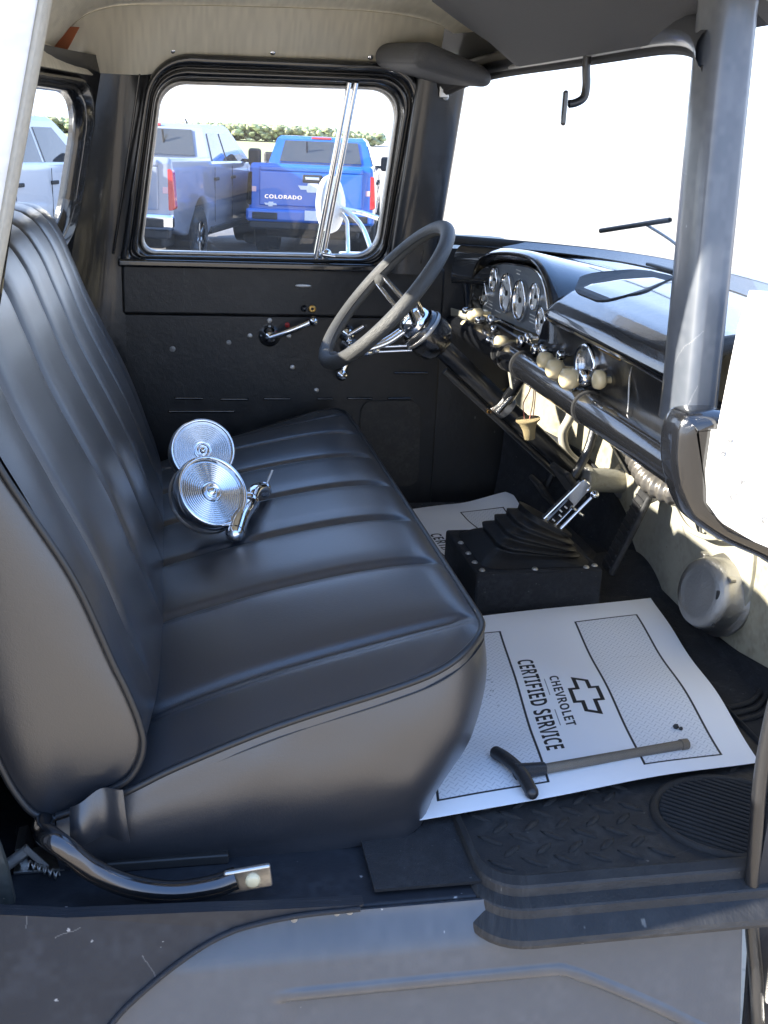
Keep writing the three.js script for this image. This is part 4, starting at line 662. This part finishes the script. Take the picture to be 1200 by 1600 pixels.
{
  const t = thing('air_duct_hose', 'ribbed foil air hose under the dash rail', 'hose');
  const path = [[0.47, 0.41, -0.19], [0.485, 0.345, -0.135], [0.49, 0.30, -0.08], [0.495, 0.275, -0.02], [0.53, 0.27, 0.04], [0.58, 0.28, 0.08]];
  const c = new THREE.CatmullRomCurve3(path.map((p) => V(...p))), fr = c.computeFrenetFrames(120, false), pts = c.getSpacedPoints(120);
  part('hose', surf(18, 120, (u, v) => { const i = Math.round(v * 120), a = u * 6.2832, r = 0.022 + 0.0026 * Math.sin(i * 1.05) + 0.003 * n16(u * 6, v * 30); const p = pts[i].clone().addScaledVector(fr.normals[i], r * Math.cos(a)).addScaledVector(fr.binormals[i], r * Math.sin(a)); return p.toArray(); }), M.duct, t);
}
{
  const t = thing('heater_blower', 'round metal heater blower on its pale firewall plate', 'heater');
  const F = V(-0.96, 0.22, 0.18).normalize();
  part('mounting_plate', extrude(rpoly([[-0.30, 0.07, 0.04], [-0.20, 0.012, 0.05], [0.10, 0.004, 0.05], [0.20, 0.04, 0.06], [0.225, 0.16, 0.05], [0.19, 0.32, 0.04], [-0.30, 0.32, 0.04]], 6, 3), 0.006, 0.002).rotateY(-Math.PI / 2).translate(0.590, 0.012, 0.0), M.paleplate, t, 'pale metal plate behind the blower');
  const b = part('blower_housing', lathe([[0.074, 0], [0.076, 0.009], [0.067, 0.014], [0.065, 0.045], [0.060, 0.056], [0.045, 0.061], [0.040, 0.058], [0.02, 0.061], [0.0001, 0.061]], [0.580, 0.112, 0.145], F.toArray(), 44), M.tin, t, 'domed metal blower housing');
  part('cooling_slot', at(rbox(0.004, 0.07, 0.006, 0.002), 0.535, 0.112, 0.203, 0, 0.7, 0), M.wire, b);
  for (const [y, z] of [[0.172, 0.095], [0.058, 0.085], [0.165, 0.20]]) part('clip', at(rbox(0.012, 0.008, 0.016, 0.002), 0.558, y, z), M.tin, b);
  part('outlet_collar', lathe([[0.045, 0], [0.045, 0.03], [0.040, 0.03], [0.040, 0]], [0.575, 0.25, 0.13], [-0.5, 0.8, 0.2], 28), M.paleplate, t);
}
const wires = [
  ['pale_cable', 'pale loose cable looping down the heater plate', M.palewire, [[0.47, 0.40, 0.10], [0.50, 0.32, 0.03], [0.53, 0.25, -0.01], [0.548, 0.205, 0.02], [0.555, 0.205, 0.09], [0.555, 0.225, 0.15]], 0.0048],
  ['black_cable', 'thin black wire hanging in front of the heater plate', M.wire, [[0.50, 0.38, 0.06], [0.545, 0.28, 0.055], [0.558, 0.225, 0.06], [0.557, 0.20, 0.075], [0.556, 0.225, 0.10]], 0.0026],
  ['black_harness', 'black wire bundle drooping behind the dash rail', M.wire, [[0.42, 0.44, -0.35], [0.47, 0.34, -0.27], [0.53, 0.27, -0.22], [0.57, 0.30, -0.12], [0.58, 0.38, -0.05]], 0.006],
  ['thick_cable', 'thick wrapped cable running down the firewall', M.palewire, [[0.43, 0.43, -0.47], [0.47, 0.35, -0.46], [0.49, 0.30, -0.47], [0.48, 0.25, -0.485], [0.50, 0.20, -0.49], [0.57, 0.15, -0.48]], 0.011],
  ['thin_wire', 'thin dark wire crossing the pale firewall', M.wire, [[0.40, 0.43, -0.16], [0.48, 0.36, -0.2], [0.55, 0.24, -0.24], [0.585, 0.18, -0.20], [0.59, 0.13, -0.25]], 0.003],
  ['branch_wire', 'short forked dark wire near the foil hose', M.wire, [[0.44, 0.40, -0.09], [0.52, 0.33, -0.16], [0.58, 0.25, -0.19], [0.592, 0.20, -0.15]], 0.0035],
];
for (const [n, l, m, p, r] of wires) single(n, tube(p, r, 7, 60), m, l, 'cable');
{
  const t = thing('hanging_cork_cone', 'small cork coloured cone hanging on pink strings below the dash', 'ornament');
  part('cone', lathe([[0.0001, 0], [0.011, 0.001], [0.013, 0.020], [0.018, 0.034], [0.0245, 0.040], [0.0245, 0.043], [0.0001, 0.043]], [0.318, 0.303, -0.235], [-0.18, 1, 0], 26), M.cork, t);
  part('string', [tube([[0.303, 0.346, -0.235], [0.300, 0.375, -0.24], [0.308, 0.40, -0.235], [0.313, 0.43, -0.23]], 0.0012, 5, 20), tube([[0.312, 0.346, -0.23], [0.316, 0.38, -0.23], [0.315, 0.43, -0.23]], 0.0011, 5, 16), tube([[0.322, 0.346, -0.238], [0.322, 0.39, -0.236], [0.316, 0.43, -0.23]], 0.0011, 5, 16)], M.pinkwire, t);
}

// ---------- visors, mirrors ----------
{
  const t = thing('sun_visor', 'wide charcoal passenger sun visor folded up at the near roof edge', 'sun visor', 'sun visors');
  part('board', shell(30, 40, (u, v) => { const z = lerp(-0.275, 0.67, v), e = Math.sin(u * 3.1416) * 0.010; const cz = 0.03 * Math.max(0, 1 - (v * 28)) ** 2; return [lerp(0.236, 0.085, u) + cz * 0.5 * (0.5 - u), lerp(1.000, 1.118, u) - 0.35 * e + cz * (0.5 - u), z]; }, 0.016, (u, v) => [u * 0.2, v * 0.9]), M.visor, t);
  part('hinge_rod', rod([0.243, 1.004, -0.335], [0.243, 1.004, 0.62], 0.005), M.tin, t);
  part('hinge_knob', lathe([[0.0001, 0.01], [0.010, 0.008], [0.012, 0]], [0.235, 1.008, 0.52], [-0.5, -0.6, 0.3], 16), M.gloss, t);
}
{
  const t = thing('sun_visor', 'thick grey driver sun visor seen end on above the driver window', 'sun visor', 'sun visors');
  const g = new RoundedBoxGeometry(0.165, 0.05, 0.30, 5, 0.0245); boxUV(g);
  const p = g.attributes.position; for (let i = 0; i < p.count; i++) { const x = p.getX(i); p.setY(i, p.getY(i) * (1 - 0.35 * sm((x + 0.02) * 8)) - 0.9 * x * x); } g.computeVertexNormals();
  part('board', at(g, 0.135, 1.012, -0.50, 0.05, 0.10, -0.26), M.visor, t);
  part('hinge_bracket', [at(rbox(0.02, 0.024, 0.006, 0.002), 0.19, 0.965, -0.612), rod([0.19, 0.972, -0.61], [0.20, 1.0, -0.58], 0.004)], M.steel, t);
}
{
  const t = thing('rear_view_mirror', 'small rear view mirror on a bent black arm below the header', 'mirror');
  part('arm', tube([[0.243, 1.012, 0.10], [0.243, 0.985, 0.10], [0.246, 0.955, 0.10], [0.243, 0.940, 0.10], [0.230, 0.932, 0.10], [0.220, 0.930, 0.10]], 0.0065, 10, 40), M.black, t);
  const m = part('mirror_shell', rbox(0.008, 0.05, 0.15, 0.004).rotateY(-0.335).translate(0.214, 0.922, 0.10), M.gloss, t);
  part('mirror_glass', rbox(0.002, 0.044, 0.142, 0.001).rotateY(-0.335).translate(0.2098, 0.922, 0.0985), std({ color: lin(0.9, 0.9, 0.9), metalness: 1, roughness: 0.02 }), m);
}
{
  const t = thing('door_mirror', 'round white door mirror outside the driver vent window', 'mirror');
  part('mirror_head', lathe([[0.0001, 0.028], [0.04, 0.024], [0.066, 0.010], [0.07, 0], [0.066, -0.008], [0.0001, -0.008]], [0.005, 0.705, -0.98], [0.84, 0.05, 0.54], 40), M.white, t);
  part('bracket', [tube([[0.02, 0.70, -0.985], [0.045, 0.69, -0.96], [0.07, 0.66, -0.88], [0.085, 0.60, -0.80]], 0.006, 8, 24), tube([[0.02, 0.69, -0.985], [0.04, 0.675, -0.96], [0.035, 0.64, -0.88], [0.025, 0.60, -0.80]], 0.005, 8, 24), tube([[0.03, 0.695, -0.98], [0.075, 0.69, -0.95], [0.115, 0.68, -0.90]], 0.006, 8, 20)], M.chrome, t);
  part('foot_plate', at(rbox(0.10, 0.012, 0.04, 0.004), 0.055, 0.602, -0.80), M.chrome, t);
}

// ---------- two chrome spot lamps lying on the seat ----------
function spotLamp(label, pos, n, R) {
  const t = thing('spot_lamp', label, 'spot lamp', 'chrome spot lamps on the seat', pos);
  part('bowl', lathe([[0.0001, -0.075], [R * 0.35, -0.070], [R * 0.7, -0.050], [R * 0.93, -0.022], [R * 0.97, -0.004], [R * 0.99, 0.0]], [0, 0, 0], n, 56), M.chrome, t);
  part('bezel', lathe([[R * 1.0, -0.012], [R * 1.045, -0.008], [R * 1.05, 0.0], [R * 1.02, 0.008], [R * 0.97, 0.011], [R * 0.91, 0.008], [R * 0.87, 0.0]], [0, 0, 0], n, 64), M.chrome, t);
  const pr = [[0.0001, 0.004], [R * 0.08, 0.0045]]; const K = 10;
  pr.push([R * 0.14, 0.001], [R * 0.20, 0.0035]);
  for (let k = 0; k < K; k++) { const r0 = lerp(R * 0.27, R * 0.87, k / K), r1 = lerp(R * 0.27, R * 0.87, (k + 0.82) / K); pr.push([r0, -0.0006], [lerp(r0, r1, 0.5), 0.0042], [r1, 0.0004]); }
  pr.push([R * 0.88, 0.0]);
  const l = part('lens', lathe(pr, [0, 0, 0], n, 72), std({ color: lin(0.74, 0.77, 0.80), metalness: 0.9, roughness: 0.12, clearcoat: 1, clearcoatRoughness: 0.05 }), t, 'ribbed round lens');
  part('lens_center', lathe([[R * 0.25, 0.002], [R * 0.24, 0.008], [R * 0.19, 0.0095], [R * 0.15, 0.005], [R * 0.12, 0.004], [R * 0.09, 0.009], [0.0001, 0.0095]], [0, 0, 0], n, 36), M.chrome, l);
  part('rim_clamp', lathe([[R * 1.015, -0.030], [R * 1.035, -0.027], [R * 1.0, -0.022]], [0, 0, 0], n, 56), M.steel, t);
  return t;
}
spotLamp('chrome spot lamp lying behind, its ribbed face partly covered', [-0.340, 0.325, -0.085], [0.10, 0.45, 0.88], 0.056);
{
  const t = spotLamp('nearer chrome spot lamp with a bracket lying on the seat cushion', [-0.334, 0.322, 0.150], [0.40, 0.60, 0.69], 0.059);
  const o = [-0.334, 0.322, 0.150], q = ([x, y, z]) => [x - o[0], y - o[1], z - o[2]];
  part('bracket', [tube([[-0.298, 0.268, 0.185], [-0.290, 0.280, 0.160], [-0.278, 0.286, 0.125], [-0.268, 0.283, 0.085]].map(q), 0.015, 12, 30), tube([[-0.268, 0.283, 0.085], [-0.258, 0.290, 0.05], [-0.245, 0.286, 0.02], [-0.235, 0.276, 0.0]].map(q), 0.012, 12, 24), at(new THREE.SphereGeometry(0.018, 16, 12), ...q([-0.270, 0.284, 0.088])), at(new THREE.SphereGeometry(0.015, 16, 12), ...q([-0.299, 0.266, 0.188])), at(new THREE.SphereGeometry(0.014, 16, 12), ...q([-0.238, 0.28, 0.005])), rod(q([-0.300, 0.285, 0.15]), q([-0.285, 0.284, 0.13]), 0.011)], M.chrome, t, 'cast chrome mounting bracket');
  part('stud', rod(q([-0.236, 0.282, 0.003]), q([-0.222, 0.310, -0.012]), 0.0025), M.steel, t);
}

// ---------- parked pickups beyond the driver window ----------
const font = await new FontLoader().loadAsync('fonts/droid/droid_sans_bold.typeface.json');
const darkGlass = std({ color: lin(0.045, 0.05, 0.055), roughness: 0.04, clearcoat: 1, clearcoatRoughness: 0.02 });
const tyreMat = std({ color: lin(0.02, 0.02, 0.02), roughness: 0.85 });
const redLens = std({ color: lin(0.55, 0.02, 0.025), roughness: 0.12, clearcoat: 1 });
const blackTrim = std({ color: lin(0.02, 0.02, 0.021), roughness: 0.6 });
// nose towards -z, tail at z = 0, y = 0 on the ground
function pickup(name, label, paint, k, pos, th, o = {}) {
  const t = thing(name, label, 'pickup truck', 'parked pickups', pos); t.rotation.y = -th; t.scale.setScalar(k);
  const body = o.paint2 ?? paint;
  const side = [[0.0, 0.62], [0.0, 1.36], [0.03, 1.40], [1.86, 1.38], [1.90, 1.33], [4.15, 1.30], [5.55, 1.20], [5.80, 1.10], [5.86, 0.62], [5.60, 0.50], [5.42, 0.50]];
  const arc = (c, r) => Array.from({ length: 13 }, (_, i) => { const a = Math.PI * i / 12; return [c + r * Math.cos(a), 0.50 + r * 0.98 * Math.sin(a)]; });
  const loop = [...side, ...arc(4.95, 0.47), [4.3, 0.46], [1.75, 0.46], ...arc(1.22, 0.47), [0.5, 0.52]];
  const W = 2.0, g = new THREE.ExtrudeGeometry(new THREE.Shape(loop.map(([a, b]) => new THREE.Vector2(a, b))), { depth: W - 0.12, bevelEnabled: true, bevelSize: 0.05, bevelThickness: 0.06, bevelSegments: 4 });
  g.rotateY(Math.PI / 2); g.translate(-(W - 0.12) / 2, 0, 0);
  // shoulder and tuck of the flanks
  const gp = g.attributes.position; for (let i = 0; i < gp.count; i++) { const y = gp.getY(i), x = gp.getX(i); gp.setX(i, x * (1 - 0.05 * clamp((y - 1.0) / 0.4) ** 2 - 0.06 * clamp((0.75 - y) / 0.3))); } g.computeVertexNormals();
  part('body', toCreasedNormals(g, 0.5), paint, t);
  const H = 1.86, pts = []; for (const s of [-1, 1]) pts.push(V(s * 0.93, 1.28, -1.92), V(s * 0.93, 1.28, -4.55), V(s * 0.76, H - 0.05, -2.12), V(s * 0.70, H, -2.22), V(s * 0.70, H, -3.55), V(s * 0.76, H - 0.05, -3.62));
  part('cabin', toCreasedNormals(new ConvexGeometry(pts), 0.3), paint, t);
  const quad = (name, a, mat, par, th2 = 0.02) => { const c = a.map((p) => V(...p)), n = new THREE.Vector3().crossVectors(c[1].clone().sub(c[0]), c[3].clone().sub(c[0])).normalize(); const out = c[0].clone().add(c[2]).multiplyScalar(0.5).sub(V(0, 1.3, -3)); if (n.dot(out) < 0) n.negate(); return part(name, new ConvexGeometry([...c.map((p) => p.clone().addScaledVector(n, 0.012)), ...c.map((p) => p.clone().addScaledVector(n, -th2))]), mat, par); };
  const rw = quad('rear_window', [[-0.70, 1.44, -1.972], [0.70, 1.44, -1.972], [0.62, 1.78, -2.095], [-0.62, 1.78, -2.095]], darkGlass, t);
  part('window_post', [-0.24, 0.24].map((x) => at(rbox(0.025, 0.36, 0.02, 0.004), x, 1.61, -2.02, 0.34)), blackTrim, rw);
  for (const s of [-1, 1]) {
    const X = (y) => s * lerp(0.93, 0.76, (y - 1.28) / 0.53);
    quad('rear_door_window', [[X(1.33), 1.33, -2.12], [X(1.33), 1.33, -2.88], [X(1.74), 1.74, -2.84], [X(1.74), 1.74, -2.26]], darkGlass, t);
    quad('front_door_window', [[X(1.33), 1.33, -2.97], [X(1.33), 1.33, -4.05], [X(1.74), 1.74, -3.48], [X(1.74), 1.74, -2.93]], darkGlass, t);
    const mir = part('side_mirror', at(rbox(0.20, 0.26, 0.12, 0.05, 3), s * 1.10, 1.42, -3.98), blackTrim, t);
    part('mirror_arm', at(rbox(0.16, 0.05, 0.06, 0.02), s * 0.98, 1.36, -3.98), blackTrim, mir);
    for (const z of [-2.05, -3.02]) part('door_handle', at(rbox(0.03, 0.045, 0.20, 0.012), s * 0.995, 1.14, z), o.handle ?? blackTrim, t);
    for (const z of [-1.93, -2.93, -4.12]) part('door_seam', at(rbox(0.006, 0.74, 0.012, 0.002), s * 0.999, 0.93, z), blackTrim, t);
    part('rocker_trim', at(rbox(0.06, 0.09, 2.4, 0.02), s * 0.955, 0.45, -3.05), blackTrim, t);
    const tl = part('tail_lamp', extrude(rpoly([[-0.09, 0.80, 0.03], [0.10, 0.84, 0.03], [0.07, 1.30, 0.03], [-0.09, 1.33, 0.03]], 4, 2), 0.09, 0.012).scale(s, 1, 1).translate(s * 0.895, 0, -0.055), redLens, t);
    part('reverse_lens', at(rbox(0.07, 0.08, 0.016, 0.006), s * 0.885, 1.06, 0.046), std({ color: lin(0.75, 0.45, 0.45), roughness: 0.2 }), tl);
    for (const z of [-1.22, -4.95]) {
      const w = part('wheel', lathe([[0.20, -0.13], [0.33, -0.135], [0.395, -0.11], [0.41, 0], [0.395, 0.11], [0.33, 0.135], [0.20, 0.13]], [s * 0.86, 0.41, z], [s, 0, 0], 36), tyreMat, t);
      const rm = part('rim', lathe([[0.285, 0.10], [0.29, 0.128], [0.27, 0.132], [0.25, 0.07], [0.07, 0.06], [0.06, 0.09], [0.0001, 0.092]], [s * 0.86, 0.41, z], [s, 0, 0], 36), std({ color: lin(0.25, 0.25, 0.26), metalness: 0.9, roughness: 0.35 }), w);
      part('spoke', Array.from({ length: 6 }, (_, i) => at(rbox(0.025, 0.20, 0.06, 0.01), 0, 0.165, 0).rotateX(i * Math.PI / 3).translate(s * (0.86 + 0.105), 0.41, z)), M.steel, rm);
      part('wheel_well', lathe([[0.46, -0.25], [0.46, 0.09], [0.44, 0.09], [0.44, -0.25]], [s * 0.86, 0.50, z], [s, 0, 0], 30), blackTrim, t);
    }
  }
  const tg = part('tailgate', [at(rbox(1.60, 0.52, 0.05, 0.02, 3), 0, 1.08, 0.055), at(rbox(1.60, 0.09, 0.09, 0.03, 3), 0, 1.375, 0.04)], body, t);
  const th0 = part('tailgate_handle', at(rbox(0.30, 0.12, 0.03, 0.02), 0.02, 1.245, 0.085), blackTrim, tg);
  part('pull', at(rbox(0.22, 0.05, 0.02, 0.01), 0.02, 1.25, 0.10), M.chrome, th0);
  const bow = new THREE.Shape([[-0.07, -0.05], [0.055, -0.05], [0.065, -0.022], [0.20, -0.022], [0.16, 0.022], [0.075, 0.022], [0.085, 0.05], [-0.06, 0.05], [-0.07, 0.022], [-0.20, 0.022], [-0.16, -0.022], [-0.08, -0.022]].map(([a, b]) => new THREE.Vector2(a, b)));
  part('emblem', new THREE.ExtrudeGeometry(bow, { depth: 0.012, bevelEnabled: false }).scale(1.1, 1.35, 1).translate(0.02, 1.11, 0.08), o.emblem ?? M.white, tg);
  if (o.text) part('lettering', new TextGeometry(o.text, { font, size: 0.058, depth: 0.008, curveSegments: 3 }).scale(1.35, 1, 1).translate(-0.72, 0.93, 0.08), M.chrome, tg);
  if (o.small) part('small_emblem', new THREE.ExtrudeGeometry(bow, { depth: 0.010, bevelEnabled: false }).scale(0.5, 0.7, 1).translate(-0.62, 0.845, 0.08), M.white, tg);
  if (o.badge) part('lettering', new TextGeometry(o.badge, { font, size: 0.05, depth: 0.008, curveSegments: 3 }).translate(0.62, 0.93, 0.08), M.chrome, tg);
  part('brake_lamp', at(rbox(0.34, 0.035, 0.03, 0.01), 0.0, 1.835, -2.13), redLens, t);
  const bp2 = part('bumper', [at(rbox(2.0, 0.20, 0.16, 0.05, 3), 0, 0.68, 0.10)], o.bumper ?? M.chrome, t);
  part('bumper_step', [-1, 1].map((s) => at(rbox(0.40, 0.11, 0.05, 0.02), s * 0.70, 0.67, 0.165)), blackTrim, bp2);
  part('number_plate', at(rbox(0.32, 0.15, 0.012, 0.004), 0.08, 0.70, 0.185), M.white, bp2);
  part('bumper_base', at(rbox(1.9, 0.12, 0.14, 0.03), 0, 0.53, 0.07), blackTrim, bp2);
  part('underbody', at(rbox(1.5, 0.22, 5.2, 0.05), 0, 0.42, -2.9), blackTrim, t);
  part('axle', [rod([-0.8, 0.40, -1.22], [0.8, 0.40, -1.22], 0.06), at(new THREE.SphereGeometry(0.15, 14, 10), 0, 0.40, -1.22)], blackTrim, t);
  part('antenna', tube([[0.42, H - 0.02, -2.6], [0.42, H + 0.06, -2.5]], 0.012, 6, 6), blackTrim, t);
  return t;
}
const silver = M.paint(lin(0.26, 0.29, 0.36), 0.3), blue = M.paint(lin(0.015, 0.12, 0.47), 0.28), whiteP = M.paint(lin(0.78, 0.78, 0.78), 0.3);
pickup('parked_pickup', 'silver grey pickup angled on the left in the driver window', silver, 0.985, [-1.18, GY, -13.0], 0.30, { badge: 'LT' });
pickup('parked_pickup', 'bright blue pickup seen squarely from behind in the driver window', blue, 0.93, [1.72, GY, -15.0], 0.20, { text: 'COLORADO', small: true, bumper: blue });
pickup('parked_pickup', 'white pickup outside the cab rear window', whiteP, 0.985, [-3.42, GY, -9.5], 0.30, { bumper: whiteP });

renderer.render(scene, camera);
